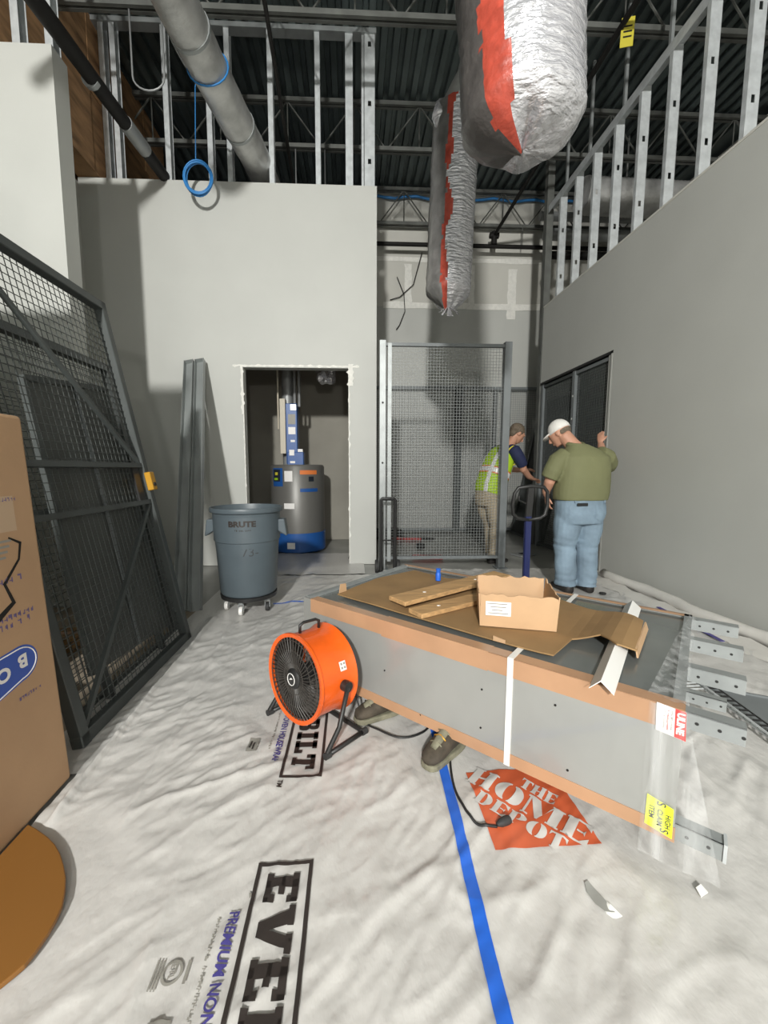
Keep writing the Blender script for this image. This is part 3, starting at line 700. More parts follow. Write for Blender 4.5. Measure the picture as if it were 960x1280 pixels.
# tear and small flakes on the sheet
vs = [(0.665, 1.005), (0.672, 1.03), (0.685, 1.035), (0.70, 1.00), (0.715, 0.955), (0.685, 0.955), (0.672, 0.975)]
drape(vs, [tuple(range(7))], CONC, shr, 'tear_hole', 0.006)
b = M(); b.mesh([(0.674, 0.975, .012), (0.69, 1.015, .010), (0.712, 0.972, .020), (0.735, 0.942, .009), (0.68, 0.945, .012)], [(0, 1, 2), (0, 2, 4), (2, 3, 4)]); b.obj('tear_flap', WHITE, shr)
b = M(); b.prism([(0, 0), (0.03, 0.01), (0.026, 0.03), (0.004, 0.022)], (0.985, 0.985, 0.010), (1, 0, 0), (0, 1, 0.2), (0, 0, 0.003)); b.obj('plastic_flake', WHITE, None, 'small white flake on the floor right of the tear', 'debris')
# dusty floor strip under the gate
M().bb((-3.1, 0.2, -0.006), (-1.22, 3.6, 0.001)).obj('dusty_floor_strip', DUSTY, None, 'bare dusty brown floor strip behind the leaning gate', 'floor covering')

# ---------------------------------------------------------------- leaning gate and panel at the left
GN = V((2.31, 0, 0.46)).normalized(); GU = V((0, 1, 0)); GV = V((-0.46, 0, 2.31)).normalized(); GO = V((-1.2, 0, 0.0))
def gp(y, s, off=0.0): return GO + GU*y + GV*s + GN*off
GH = 2.362
g = thing('mesh_gate', (-1.2, 2.3, 0), 'dark grey wire mesh gate leaning at the left behind the carton', 'gate')
fr = 0.055
for nm, a, c in (('bottom_rail', gp(1.70, 0.03), gp(2.89, 0.03)), ('top_rail', gp(1.70, GH-0.03), gp(2.89, GH-0.03)), ('side_rail', gp(1.73, 0.0), gp(1.73, GH)), ('side_rail', gp(2.865, 0.0), gp(2.865, GH))):
    M().bar(a, c, fr, fr, GN).obj(nm, DGREY2, g, bevel=0.004)
for s in (1.27, 1.02): M().bar(gp(1.75, s), gp(2.84, s), 0.03, 0.04, GN).obj('lock_rail', DGREY2, g)
M().bar(gp(1.76, GH-0.02-0.03, 0.0), gp(2.84, 1.29, 0), 0.022, 0.022, GN).obj('brace', DGREY2, g)
M().bar(gp(2.83, 1.0, 0.0), gp(1.76, 0.06, 0), 0.022, 0.022, GN).obj('brace', DGREY2, g)
b = M(); b.wires(gp(1.75, 0.05, -0.012), GU, GV, 1.10, GH-0.1, 0.042, 0.0016); b.obj('wire_mesh', WIRED, g, kind='stuff')
lb = M().box(gp(2.858, 1.155, 0.04), (0.04, 0.062, 0.125), Matrix((GN, GU, GV)).transposed()).obj('lock_box', LOCK, g, bevel=0.004)
M().tube([gp(2.858, 1.13, 0.06), gp(2.858, 1.13, 0.066)], 0.014, 12).obj('keyhole', BLACKP, lb)
b = M(); b.box(gp(2.765, 1.145, 0.0), (0.012, 0.075, 0.26), Matrix((GN, GU, GV)).transposed()); b.obj('strike_plate', BLACKP, g)
# solid panel leaning behind the gate
p2 = thing('steel_door', (-1.35, 2.4, 0), 'plain dark sheet panel leaning directly behind the mesh gate', 'panel')
off = -0.085
b = M(); c = [gp(2.02, 0.20, off), gp(2.815, 0.14, off), gp(2.83, 1.80, off), gp(2.12, 1.72, off)]
b.mesh(c + [q - GN*0.012 for q in c], [(0, 1, 2, 3), (7, 6, 5, 4), (0, 4, 5, 1), (1, 5, 6, 2), (2, 6, 7, 3), (3, 7, 4, 0)]); b.obj('sheet', SHEETD, p2)
M().bar(c[3], c[2], 0.03, 0.03, GN).obj('edge_rail', DGREY2, p2); M().bar(c[1], c[2], 0.03, 0.03, GN).obj('edge_rail', DGREY2, p2)
M().bar(c[0], c[3], 0.03, 0.03, GN).obj('edge_rail', DGREY2, p2)
M().bar(gp(2.45, 0.17, off+0.01), gp(2.5, 1.75, off+0.01), 0.02, 0.01, GN).obj('stiffener', DGREY, p2)
for y in (2.12, 2.72): M().bar(gp(y, 0.0, off-0.02), gp(y, 0.22, off-0.02), 0.04, 0.03, GN).obj('foot_leg', DGREY2, p2)
# stacked second mesh gate further behind
p3 = thing('mesh_gate', (-1.45, 2.3, 0), 'second mesh gate leaning behind the dark sheet panel', 'gate')
off3 = -0.16
for a, c in ((gp(1.9, 0.02, off3), gp(3.05, 0.02, off3)), (gp(1.9, 2.0, off3), gp(3.05, 2.0, off3)), (gp(1.92, 0, off3), gp(1.92, 2.02, off3)), (gp(3.03, 0, off3), gp(3.03, 2.02, off3)), (gp(1.9, 1.05, off3), gp(3.05, 1.05, off3))):
    M().bar(a, c, 0.045, 0.045, GN).obj('rail', DGREY2, p3)
b = M(); b.wires(gp(1.95, 0.05, off3), GU, GV, 1.06, 1.92, 0.042, 0.0016); b.obj('wire_mesh', WIRED, p3, kind='stuff')
# odds and ends on the dusty floor behind the gate
for k, (x, y, sx, sy, sz, r, m_, lb_) in enumerate(((-1.95, 2.25, .22, .18, .16, 20, WLAB, 'small white carton lying behind the mesh gate, farther one'), (-1.62, 1.88, .16, .28, .14, -15, WLAB, 'white carton lying behind the mesh gate, nearer one'), (-2.05, 2.75, .35, .22, .10, 8, CARDD, 'flattened brown carton on the floor behind the mesh gate'))):
    Rz = Matrix.Rotation(radians(r), 3, 'Z'); t = thing('small_carton', (x, y, 0), lb_, 'box')
    M().box((x, y, 0.001+sz/2), (sx, sy, sz), Rz).obj('body', m_, t, bevel=0.004)
    M().box((x, y, 0.002+sz), (sx*0.98, 0.05, 0.002), Rz).obj('tape', PTAPE, t)

# ---------------------------------------------------------------- carton at the left edge
ca = V((-0.071, 0, 1.40)).normalized(); cn = V((1.40, 0, 0.071)).normalized(); CO = V((-1.112, 0, 0.012))
def cp(y, s, o_=0.0): return CO + V((0, y, 0)) + ca*s + cn*o_
ct = thing('carton', (-1.25, 1.1, 0), 'tall brown cardboard carton with upside-down blue oval print at left edge', 'box')
b = M(); Rc = Matrix((cn, V((0, 1, 0)), ca)).transposed(); b.box(cp(1.02, 0.70, -0.14), (0.28, 1.02, 1.40), Rc); b.obj('body', CARD, ct, bevel=0.012, seg=2)
# prints upside down on the right face
def ctext(t, size, y, s, m_, bold=0, xs=1): return put_text(t, size, cp(y, s, 0.0), V((0, -1, 0)), -ca, m_, ct, bold, xs, lift=0.001)
b = M(); n = 40; vs = []
L, r0, r1 = 0.42, 0.085, 0.085
pts = []
for i in range(21): a = -pi/2 + pi*i/20; pts.append((1.375 + 0.075*cos(a), 0.545 + 0.062*sin(a)))
for i in range(21): a = pi/2 + pi*i/20; pts.append((1.00 + 0.075*cos(a), 0.50 + 0.085*sin(a)))
b.mesh([cp(y, s, 0.0008) for y, s in pts], [tuple(range(len(pts)))]); b.obj('printed_oval', CARTBLUE, ct)
b = M(); b.tube([cp(1.375 + 0.066*cos(a), 0.545 + 0.053*sin(a), 0.0014) for a in [-pi/2 + pi*i/20 for i in range(21)]] + [cp(1.0, 0.585, 0.0014)], 0.0022, 4); b.tube([cp(1.375, 0.492, 0.0014), cp(1.0, 0.41, 0.0014)], 0.0022, 4); b.obj('oval_outline', WLAB, ct)
for i, ch in enumerate('BOS'): put_text(ch, 0.062, cp(1.405-0.072*i, 0.572-0.012*i, 0.0), V((0, -1, 0)), -ca, WLAB, ct, 0.0025, 1.1, lift=0.0018)
for y0, s0, n_, h_, sd in ((1.44, 0.70, 5, 0.020, 1), (1.43, 0.85, 8, 0.020, 2), (1.46, 0.725, 12, 0.018, 3), (1.45, 1.115, 14, 0.012, 4), (1.445, 0.435, 8, 0.011, 6)):
    vs, fs = rects(scribble(n_, h_*1.0, h_, sd)); M().mesh([cp(y0 - a, s0 - b_, 0.001) for a, b_ in vs], fs).obj('printed_small_text', PPURP, ct)
b = M(); b.tube([cp(1.40, 0.98, 0.001), cp(1.445, 0.955, 0.001), cp(1.43, 0.90, 0.001), cp(1.36, 0.83, 0.001), cp(1.385, 0.76, 0.001), cp(1.31, 0.72, 0.001)], [0.003, 0.006, 0.004, 0.006, 0.008, 0.010], 6, flat=0.1, hint=(1, 0, 0)); b.obj('printed_picture', DARKST, ct)
b = M()
for k in range(4): b.box(cp(1.34, 0.97-0.018*k, 0.0006), (0.0006, 0.14-0.02*k, 0.008), Rc)
b.obj('printed_picture', PGREY, ct)
b = M(); b.box(cp(1.30, 1.06, 0.0005), (0.0006, 0.28, 0.12), Rc); b.obj('printed_panel', PGR2, ct)
b = M(); b.box(cp(1.02, 0.7, 0.001), (0.001, 0.06, 1.395), Rc); b.obj('tape', PTAPE, ct)

# rounded brown hardboard lying on the floor against the carton
rt_ = thing('hardboard_sheet', (-0.95, 1.0, 0), 'brown rounded hardboard sheet lying on the floor at the lower left edge', 'board')
pts = [(-1.100, 1.298), (-1.06, 1.280), (-0.997, 1.246), (-0.955, 1.218), (-0.918, 1.187), (-0.88, 1.148), (-0.847, 1.109), (-0.822, 1.07), (-0.802, 1.03), (-0.794, 0.995), (-0.791, 0.961), (-0.793, 0.925), (-0.798, 0.894), (-0.812, 0.872), (-0.832, 0.845), (-0.87, 0.81), (-0.93, 0.77), (-1.0, 0.745), (-1.100, 0.735)]
M().prism(pts, (0, 0, 0.014), (1, 0, 0), (0, 1, 0), (0, 0, 0.014)).obj('board', TABLE, rt_, bevel=0.003, seg=2)

# ---------------------------------------------------------------- steel posts leaning on the front wall
pv = V((-0.44, 1.60, 2.46))
for k, (dx, dy, wd, ln, lb_) in enumerate(((-1.345, 3.44, 0.10, 3.0, 'right post of the leaning grey steel bundle'), (-1.46, 3.42, 0.10, 2.97, 'left post of the leaning grey steel bundle'))):
    a = V((dx, dy, 0.005)); e_ = a + pv.normalized()*ln
    t = thing('steel_post', a, lb_, 'post', 'grey posts leaning on the wall')
    b = M(); x_, y_, z_ = basis(pv, (0, -1, 0)); th = 0.006
    b.bar(a, e_, wd, th, (0, -1, 0)); b.bar(a + x_*wd/2 + y_*0.03, e_ + x_*wd/2 + y_*0.03, th, 0.06, (0, -1, 0)); b.bar(a - x_*wd/2 + y_*0.03, e_ - x_*wd/2 + y_*0.03, th, 0.06, (0, -1, 0))
    b.obj('channel', POSTG, t)
    for s in (0.08, 1.1, 1.9, 2.75): M().tube([a + z_*s + y_*-0.006, a + z_*s + y_*0.002], 0.012, 8).obj('bolt_hole', BLACKP, t)
    M().box(e_ + y_*0.02, (wd+0.006, 0.07, 0.006), Matrix((x_, y_, z_)).transposed()).obj('end_cap', POSTG, t)

# ---------------------------------------------------------------- trash can on dolly
CX, CY = -0.905, 3.50
tc_ = thing('trash_can', (CX, CY, 0), 'round blue-grey plastic trash can on casters by the doorway', 'trash can')
zb, zt = 0.165, 0.905
prof = [(0.0, zb), (0.225, zb), (0.238, zb+0.02), (0.262, 0.60), (0.266, 0.62), (0.275, 0.63), (0.280, 0.86), (0.300, 0.87), (0.304, 0.89), (0.300, zt), (0.288, zt), (0.282, 0.88), (0.268, 0.64), (0.230, zb+0.05), (0.0, zb+0.04)]
M().lathe(prof, 48, (CX, CY, 0)).obj('body', CANG, tc_, smooth='auto')
M().lathe([(0.0, zb+0.062), (0.20, zb+0.062), (0.20, zb+0.066), (0.0, zb+0.066)], 40, (CX, CY, 0)).obj('liner', CAND, tc_, smooth='auto')
for s in (-1, 1):
    b = M(); a0 = pi if s < 0 else 0
    b.prism([(0, 0.80), (0.055, 0.80), (0.075, 0.665), (0.07, 0.655), (0.0, 0.70)], (CX + s*0.272, CY-0.055, 0), (s, 0, 0), (0, 0, 1), (0, 0.11, 0)); b.obj('handle', CANG, tc_, bevel=0.008, seg=2)
def can_fn(z0, ang0, rr):
    return lambda x, y: V((CX + (rr(z0+y)+0.0015)*sin(ang0 + x/0.27), CY - (rr(z0+y)+0.0015)*cos(ang0 + x/0.27), z0+y))
rr_ = lambda z: 0.275 + (z-0.63)/(0.86-0.63)*0.005
put_text('BRUTE', 0.062, (0, 0, 0), (1, 0, 0), (0, 0, 1), PBLACK, tc_, bold=0.003, xs=1.15, align='CENTER', fn=can_fn(0.765, 0.10, rr_))
fq = can_fn(0.728, 0.10, rr_); vs, fs = rects(scribble(9, 0.012, 0.013, 5)); M().mesh([fq(x-0.055, y) for x, y in vs], fs).obj('printed_small_text', PBLACK, tc_)
rr2 = lambda z: 0.238 + (z-0.185)/(0.6-0.185)*0.024
put_text('73-', 0.10, (0, 0, 0), (1, 0, 0), (0, 0, 1), PGREYD, tc_, bold=0.0, xs=1.1, align='CENTER', fn=can_fn(0.52, 0.32, rr2))
M().lathe([(0.0, 0.115), (0.20, 0.115), (0.235, 0.13), (0.24, 0.162), (0.0, 0.164)], 36, (CX, CY, 0)).obj('dolly_deck', BLACKP, tc_, smooth='auto')
for k in range(5):
    a = -pi/2 - 0.12 + 2*pi*k/5; x, y = CX+0.19*cos(a), CY+0.19*sin(a)
    q = M().tube([(x, y, 0.10), (x, y, 0.118)], 0.02, 8); q.bb((x-0.022, y-0.008, 0.045), (x-0.017, y+0.008, 0.105)); q.bb((x+0.017, y-0.008, 0.045), (x+0.022, y+0.008, 0.105)); q = q.obj('caster', GALVD, tc_)
    M().lathe([(0.012, -0.014), (0.036, -0.014), (0.038, 0), (0.036, 0.014), (0.012, 0.014)], 16, (x, y, 0.046), (1, 0, 0)).obj('wheel', [WHITE, RUBBER][k % 2], q, smooth='auto')

# ---------------------------------------------------------------- water heater in the closet
HX, HY, HR = -0.82, 6.18, 0.40
wh = thing('water_heater', (HX, HY, 0), 'large grey and blue water heater in the closet doorway', 'water heater')
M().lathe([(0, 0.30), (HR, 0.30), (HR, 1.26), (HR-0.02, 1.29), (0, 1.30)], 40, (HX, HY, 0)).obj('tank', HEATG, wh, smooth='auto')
M().lathe([(0, 0.006), (HR-0.02, 0.006), (HR+0.01, 0.03), (HR+0.01, 0.30), (0, 0.31)], 40, (HX, HY, 0)).obj('base_skirt', HEATB, wh, smooth='auto')
b = M(); b.bb((HX-0.115, HY-0.30, 1.30), (HX+0.045, HY-0.10, 2.15)); b.bb((HX-0.10, HY-0.32, 1.28), (HX+0.13, HY-0.12, 1.47)); cb = b.obj('control_tower', HEATB, wh, bevel=0.008)
for x0, z0, w_, h_, m_ in ((-0.08, 1.72, .10, .10, WLAB), (-0.08, 1.86, .10, .14, PGREY), (-0.05, 1.61, .06, .03, WLAB), (-0.07, 1.42, .07, .08, WLAB), (0.05, 1.47, .07, .04, WLAB), (-0.06, 1.31, .07, .03, WLAB)):
    M().bb((HX+x0, HY-0.324 if z0 < 1.5 else HY-0.304, z0), (HX+x0+w_, HY-0.30, z0+h_)).obj('label', m_, cb)
M().bb((HX-0.20, HY-0.27, 1.45), (HX-0.125, HY-0.15, 2.22)).obj('side_channel', CREAM, wh)
M().tube([(HX-0.12, HY-0.05, 1.28), (HX-0.12, HY-0.05, 2.948)], 0.085, 18).obj('flue_pipe', GREYP, wh, smooth='auto')
for x in (0.0, 0.065): M().tube([(HX+x, HY-0.18, 2.12), (HX+x, HY-0.18, 2.948)], 0.02, 8).obj('water_pipe', GREYP, wh, smooth='auto')
M().tube([(HX-0.235, HY-0.2, 1.8), (HX-0.235, HY-0.2, 2.948)], 0.013, 8).obj('conduit', CREAM, wh, smooth='auto')
M().bb((HX-0.05, HY-0.31, 2.05), (HX+0.04, HY-0.29, 2.14)).obj('gas_valve', GALV, wh, bevel=0.006)
def heat_patch(a0, a1, z0, z1, m_, nm, lift=0.003):
    b = M(); n = 8; vs = []
    for i in range(n+1):
        a = radians(a0 + (a1-a0)*i/n); r = HR + lift + (0.01 if z1 < 0.3 else 0)
        vs += [(HX + r*sin(a), HY - r*cos(a), z0), (HX + r*sin(a), HY - r*cos(a), z1)]
    return b.mesh(vs, [(2*i, 2*i+2, 2*i+3, 2*i+1) for i in range(n)]).obj(nm, m_, wh, smooth=True)
heat_patch(-52, -24, 0.98, 1.24, HEATB, 'display_panel'); heat_patch(-50, -30, 1.05, 1.22, DISP, 'display', 0.005); heat_patch(-47, -36, 1.07, 1.10, LEDG, 'display_readout', 0.007); heat_patch(-44, -36, 1.14, 1.18, SIGNY, 'display_readout', 0.007)
heat_patch(-20, -3, 1.05, 1.20, WLAB, 'label'); heat_patch(12, 50, 1.15, 1.21, ORST, 'warning_label'); heat_patch(30, 42, 1.05, 1.12, DISP, 'label'); heat_patch(12, 52, 0.90, 0.95, HEATB, 'brand_strip')
heat_patch(-22, 0, 0.66, 0.74, WLAB, 'label'); heat_patch(-16, 0, 0.08, 0.17, WLAB, 'label')
put_text('AO', 0.05, (HX+0.11, HY-HR-0.002, 0.905), (1, 0.35, 0), (0, 0, 1), WLAB, wh, lift=0.004) if False else None
# crumpled foil end of a flexible duct and small tools
b = M(); b.sphere((-0.36, 5.75, 2.52), 0.13, 3, (0.9, 0.8, 1.0))
for v in b.bm.verts:
    v.co += (v.co - V((-0.36, 5.75, 2.52))).normalized()*0.10*noise.noise(v.co*9)
fe = thing('foil_duct_end', (-0.36, 5.75, 2.6), 'crumpled foil duct end hanging at the closet ceiling', 'duct')
b.obj('foil', FOIL, fe); M().tube([(-0.36, 5.8, 2.6), (-0.34, 5.85, 2.95)], 0.075, 14).obj('sleeve', FOILD, fe)
for k in range(3):
    M().tube([(-0.05+0.03*k, 5.42+0.1*k, 0.012), (0.06+0.035*k, 5.75+0.08*k, 0.30)], 0.006, 5).obj('thin_rod', DARKST, None, ['thin dark rod leaning inside the doorway, nearest', 'thin dark rod leaning inside the doorway, middle', 'thin dark rod leaning inside the doorway, farthest'][k], 'rod', 'rods leaning inside the doorway')

# ---------------------------------------------------------------- wire mesh partitions
def mesh_panel(t, a, b_, z0, z1, m_f, m_w, sp=0.036, fr=0.05, nrm=None, r=0.0016):
    a, b_ = V((a[0], a[1], 0)), V((b_[0], b_[1], 0)); u = (b_-a).normalized(); W_ = (b_-a).length
    nrm = u.cross(V((0, 0, 1)))
    for nm, p, q in (('bottom_rail', a+V((0,0,z0+fr/2)), b_+V((0,0,z0+fr/2))), ('top_rail', a+V((0,0,z1-fr/2)), b_+V((0,0,z1-fr/2)))):
        M().bar(p, q, fr, fr*0.8, (0, 0, 1)).obj(nm, m_f, t)
    bb_ = M(); bb_.wires(a + V((0, 0, z0+fr*0.5)), u, (0, 0, 1), W_, z1-z0-fr, sp, r); bb_.obj('wire_mesh', m_w, t, kind='stuff')
# free standing frame beside the front wall end
f1 = thing('mesh_partition', (1.1, 4.85, 0), 'tall grey free-standing wire mesh frame beside the front wall', 'partition')
mesh_panel(f1, (0.40, 4.87), (1.82, 4.87), 0.12, 2.69, DGREY, WIRE, 0.036, 0.045)
for x, wd in ((0.365, 0.075), (1.845, 0.085)):
    M().bb((x-wd/2, 4.83, 0.006), (x+wd/2, 4.91, 2.71)).obj('post', [GALVD, DGREY][x > 1], f1, bevel=0.003)
    M().bb((x-0.07, 4.79, 0.0), (x+0.07, 4.95, 0.012)).obj('base_plate', DGREY, f1)
M().bb((0.425, 4.845, 0.1), (0.47, 4.895, 2.68)).obj('inner_stile', GALVD, f1)
for s in (0.7, 1.3, 2.0): M().tube([(0.365, 4.826, s), (0.365, 4.832, s)], 0.012, 8).obj('bolt', DARKST, f1)
# partition along the back wall
f2 = thing('mesh_partition', (2.0, 7.76, 0), 'grey wire mesh partition standing along the back wall', 'partition')
mesh_panel(f2, (0.45, 7.76), (2.02, 7.76), 0.03, 2.78, DGREY, WIRE, 0.042, 0.06, r=0.0024)
mesh_panel(f2, (2.02, 7.76), (3.58, 7.76), 0.03, 2.78, DGREY, WIRE, 0.042, 0.06, r=0.0024)
for x, wd in ((0.42, 0.07), (2.03, 0.12), (3.60, 0.10)): M().bb((x-wd/2, 7.71, 0), (x+wd/2, 7.81, 2.80)).obj('post', DGREY2 if x > 1 else DGREY, f2)
M().tube([(2.75, 7.80, 0.0), (2.75, 7.80, 2.7)], 0.04, 8).obj('rear_post', DGREY2, f2)
# panels in the right wall opening
f3 = thing('mesh_partition', (3.01, 5.5, 0), 'dark mesh panels filling the opening in the right wall', 'partition')
mesh_panel(f3, (3.0, 4.65), (3.0, 5.40), 0.02, 2.52, DGREY, WIRED, 0.034, 0.05, r=0.0022)
mesh_panel(f3, (3.0, 5.46), (3.0, 6.32), 0.02, 2.52, DGREY2, WIRED, 0.034, 0.05, r=0.0026)
for y, m_ in ((4.66, PAINT), (5.43, DGREY), (6.33, DGREY)): M().bb((2.965, y-0.03, 0), (3.035, y+0.03, 2.53)).obj('post', m_, f3)
for z in (1.2, 1.9, 2.2): M().tube([(2.962, 5.43, z), (2.966, 5.43, z)], 0.014, 8).obj('bolt', WHITE, f3)
# dark panel leaning in the corner
f4 = thing('mesh_gate', (3.2, 6.9, 0), 'near-black mesh panel leaning in the corner behind the workers', 'panel')
lu, lv = V((0, 1, 0)), V((0.5, 0, 2.5)).normalized(); lo = V((3.11, 6.42, 0.01)); ln_ = lu.cross(lv)
b = M(); b.wires(lo, lu, lv, 1.25, 2.5, 0.03, 0.003); b.obj('wire_mesh', WIRED, f4, kind='stuff')
for a, c in ((lo, lo+lu*1.25), (lo+lv*2.5, lo+lu*1.25+lv*2.5), (lo, lo+lv*2.5), (lo+lu*1.25, lo+lu*1.25+lv*2.5)): M().bar(a, c, 0.05, 0.04, ln_).obj('rail', DGREY2, f4)
M().mesh([lo+lv*0.02-ln_*-0.012, lo+lu*1.25+lv*0.02+ln_*0.012, lo+lu*1.25+lv*2.48+ln_*0.012, lo+lv*2.48+ln_*0.012], [(0, 1, 2, 3)]).obj('backing_sheet', SHEETD, f4)

# ---------------------------------------------------------------- hand truck, pallet jack, floor clutter
ht = thing('hand_truck', (0.43, 4.62, 0), 'black folding hand truck standing at the mesh frame', 'hand truck')
M().tube([(0.335, 4.62, 0.02), (0.335, 4.62, 0.87), (0.345, 4.62, 0.885), (0.485, 4.62, 0.885), (0.495, 4.62, 0.87), (0.495, 4.62, 0.02)], 0.021, 8).obj('frame', BLACKP, ht, smooth='auto')
M().bb((0.30, 4.40, 0.003), (0.53, 4.63, 0.018)).obj('toe_plate', BLACKP, ht)
for x in (0.29, 0.54): M().lathe([(0.03, -0.02), (0.075, -0.02), (0.08, 0), (0.075, 0.02), (0.03, 0.02)], 16, (x, 4.68, 0.083), (1, 0, 0)).obj('wheel', RUBBER, ht, smooth='auto')
M().tube([(0.335, 4.63, 0.4), (0.495, 4.63, 0.4)], 0.01, 6).obj('cross_bar', BLACKP, ht)
JX, JY = 1.37, 3.07
pj_ = thing('pallet_jack', (JX, JY, 0), 'dark blue pallet jack with black loop handle in front of the workers', 'pallet jack')
M().bar((JX+0.01, JY+0.02, 0.16), (JX, JY, 0.86), 0.048, 0.036, (0, -1, 0)).obj('handle_shaft', JACKB, pj_, bevel=0.005)
b = M(); b.tube([(JX+dx, JY-0.01-dy, z) for dx, dy, z in ((0, 0, .83), (-.09, 0, .845), (-.125, .005, .875), (-.135, .01, .95), (-.125, .02, 1.04), (-.10, .025, 1.08), (0, .03, 1.095), (.10, .025, 1.085), (.13, .02, 1.05), (.14, .01, .95), (.125, .005, .87), (.09, 0, .845), (0, 0, .83))], 0.0145, 8); b.obj('loop_handle', BLACKP, pj_, smooth=True)
M().bar((JX, JY, 0.85), (JX, JY-0.03, 1.095), 0.045, 0.028, (0, -1, 0)).obj('handle_spine', BLACKP, pj_)
M().tube([(JX-0.03, JY-0.015, 0.96), (JX-0.085, JY-0.02, 0.985), (JX-0.085, JY-0.02, 1.02)], 0.007, 6).obj('release_lever', BLACKP, pj_)
M().tube([(JX+0.01, JY, 0.06), (JX+0.01, JY, 0.20)], 0.05, 14).obj('pump', JACKB, pj_, smooth='auto')
jd = V((-0.669, -0.743, 0)); js = V((0.743, -0.669, 0))
jc = V((JX+0.01, JY, 0))
for s_j in (-1, 1):
    M().bar(jc + jd*0.1 + js*s_j*0.17 + UPZ*0.062, jc + jd*0.62 + js*s_j*0.17 + UPZ*0.062, 0.13, 0.05, (0, 0, 1)).obj('fork', JACKB, pj_, bevel=0.006)
    M().lathe([(0.02, -0.025), (0.06, -0.025), (0.06, 0.025), (0.02, 0.025)], 16, jc + js*s_j*0.05 + UPZ*0.068, js).obj('wheel', RUBBER, pj_, smooth='auto')
M().bar(jc + jd*0.09 - js*0.22 + UPZ*0.11, jc + jd*0.09 + js*0.22 + UPZ*0.11, 0.05, 0.09, (0, 0, 1)).obj('crosshead', JACKB, pj_, bevel=0.006)
for k, (x, y, sx, sy, sz, rz, m_, nm, lb_, ct_) in enumerate((
        (0.62, 7.15, .55, .30, .16, 10, BLACKP, 'tool_bag', 'black tool bag on the floor behind the mesh frame', 'bag'),
        (0.95, 6.9, .50, .06, .05, -15, REDP, 'red_level', 'short red bar on the floor near the tool bag', 'tool'),
        (1.03, 5.4, .42, .07, .06, -8, REDP, 'red_level', 'dark red bar on the floor behind the wrapped crate', 'tool'),
        (1.05, 6.1, .12, .10, .09, 30, BLACKP, 'small_case', 'small black case on the floor behind the mesh frame', 'case'),
        (1.25, 7.0, .4, .08, .03, -12, DARKST, 'metal_offcut', 'dark metal offcut on the floor near the back partition', 'metal'),
        (2.45, 5.6, .30, .2, .02, 25, GREYP, 'metal_offcut', 'flat grey offcut on the floor behind the vest worker', 'metal'))):
    t = thing(nm, (x, y, 0), lb_, ct_); Rz = Matrix.Rotation(radians(rz), 3, 'Z')
    M().box((x, y, sz/2), (sx, sy, sz), Rz).obj('body', m_, t, bevel=min(sz, sy)*0.25, seg=2)
    M().box((x, y, sz+0.004), (sx*0.4, sy*0.3, 0.008), Rz).obj('top_strip', DARKST, t)

# ---------------------------------------------------------------- wrapped metal unit lying on blocks
P0 = V((0.968, 1.072, 0)); U = V((-1.236, 1.112, 0)).normalized(); W = V((-U.y, U.x, 0)) * -1   # U along front to the left, W to the back
W = V((0.669, 0.743, 0)).normalized(); W = (W - U*W.dot(U)).normalized(); UP = V((0, 0, 1))
LX, LW, ZB, ZT = 1.665, 1.0, 0.10, 0.52
def cr(u, w_, z): return P0 + U*u + W*w_ + UP*z
RM = Matrix((U, W, UP)).transposed()
k1 = thing('wrapped_metal_unit', cr(LX/2, LW/2, 0), 'long grey metal unit wrapped in film with taped brown edges', 'crate')
def cbox(u0, u1, w0, w1, z0, z1): return M().box(cr((u0+u1)/2, (w0+w1)/2, (z0+z1)/2), (u1-u0, w1-w0, z1-z0), RM)
cbox(0, LX, 0, 0.012, ZB, ZT).obj('front_panel', SHEETM, k1)
cbox(0, LX, LW-0.012, LW, ZB, ZT).obj('back_panel', SHEETM, k1)
cbox(LX-0.012, LX, 0.012, LW-0.012, ZB, ZT).obj('end_panel', SHEETM, k1)
cbox(0, 0.012, 0.012, LW-0.012, ZB, ZT).obj('end_panel', SHEETM, k1)
cbox(0.012, LX-0.012, 0.012, LW-0.012, ZT-0.03, ZT-0.012).obj('top_panel', SHEETT, k1)
cbox(0.012, LX-0.012, 0.012, LW-0.012, ZB, ZB+0.015).obj('bottom_panel', SHEETM, k1)
# brown tape along the edges (folded over)
def tape_strip(u0, u1, w0, w1, z0, z1, nm='edge_tape'):
    return cbox(u0, u1, w0, w1, z0, z1).obj(nm, PTAPE, k1)
for i, (u0, u1, d0) in enumerate(((-0.002, 0.62, 0.0), (0.60, 1.12, 0.004), (1.10, LX-0.06, -0.004))):
    tape_strip(u0, u1, -0.0025-0.0004*i, 0.001, ZT-0.072-d0, ZT+0.002); tape_strip(u0, u1, -0.0025, 0.055+d0, ZT-0.0005, ZT+0.0022+0.0003*i)
tape_strip(-0.002, 1.55, -0.0025, 0.001, ZB-0.003, ZB+0.045); tape_strip(0.9, LX-0.02, -0.0032, 0.001, ZB-0.003, ZB+0.04)
tape_strip(0, LX, LW-0.03, LW+0.0025, ZT-0.0005, ZT+0.002); tape_strip(0, LX, LW-0.001, LW+0.0025, ZT-0.06, ZT+0.002)
cbox(0.0, 0.03, 0.02, LW, ZT-0.001, ZT+0.002).obj('edge_trim', GALVD, k1); cbox(LX-0.03, LX+0.002, 0.02, LW, ZT-0.03, ZT+0.002).obj('edge_trim', GALVD, k1)
cbox(0.50, 0.522, -0.0055, 0.0, ZB-0.004, ZT+0.004).obj('white_strap', WHITE, k1); cbox(0.50, 0.522, -0.004, LW, ZT+0.002, ZT+0.0045).obj('white_strap', WHITE, k1)
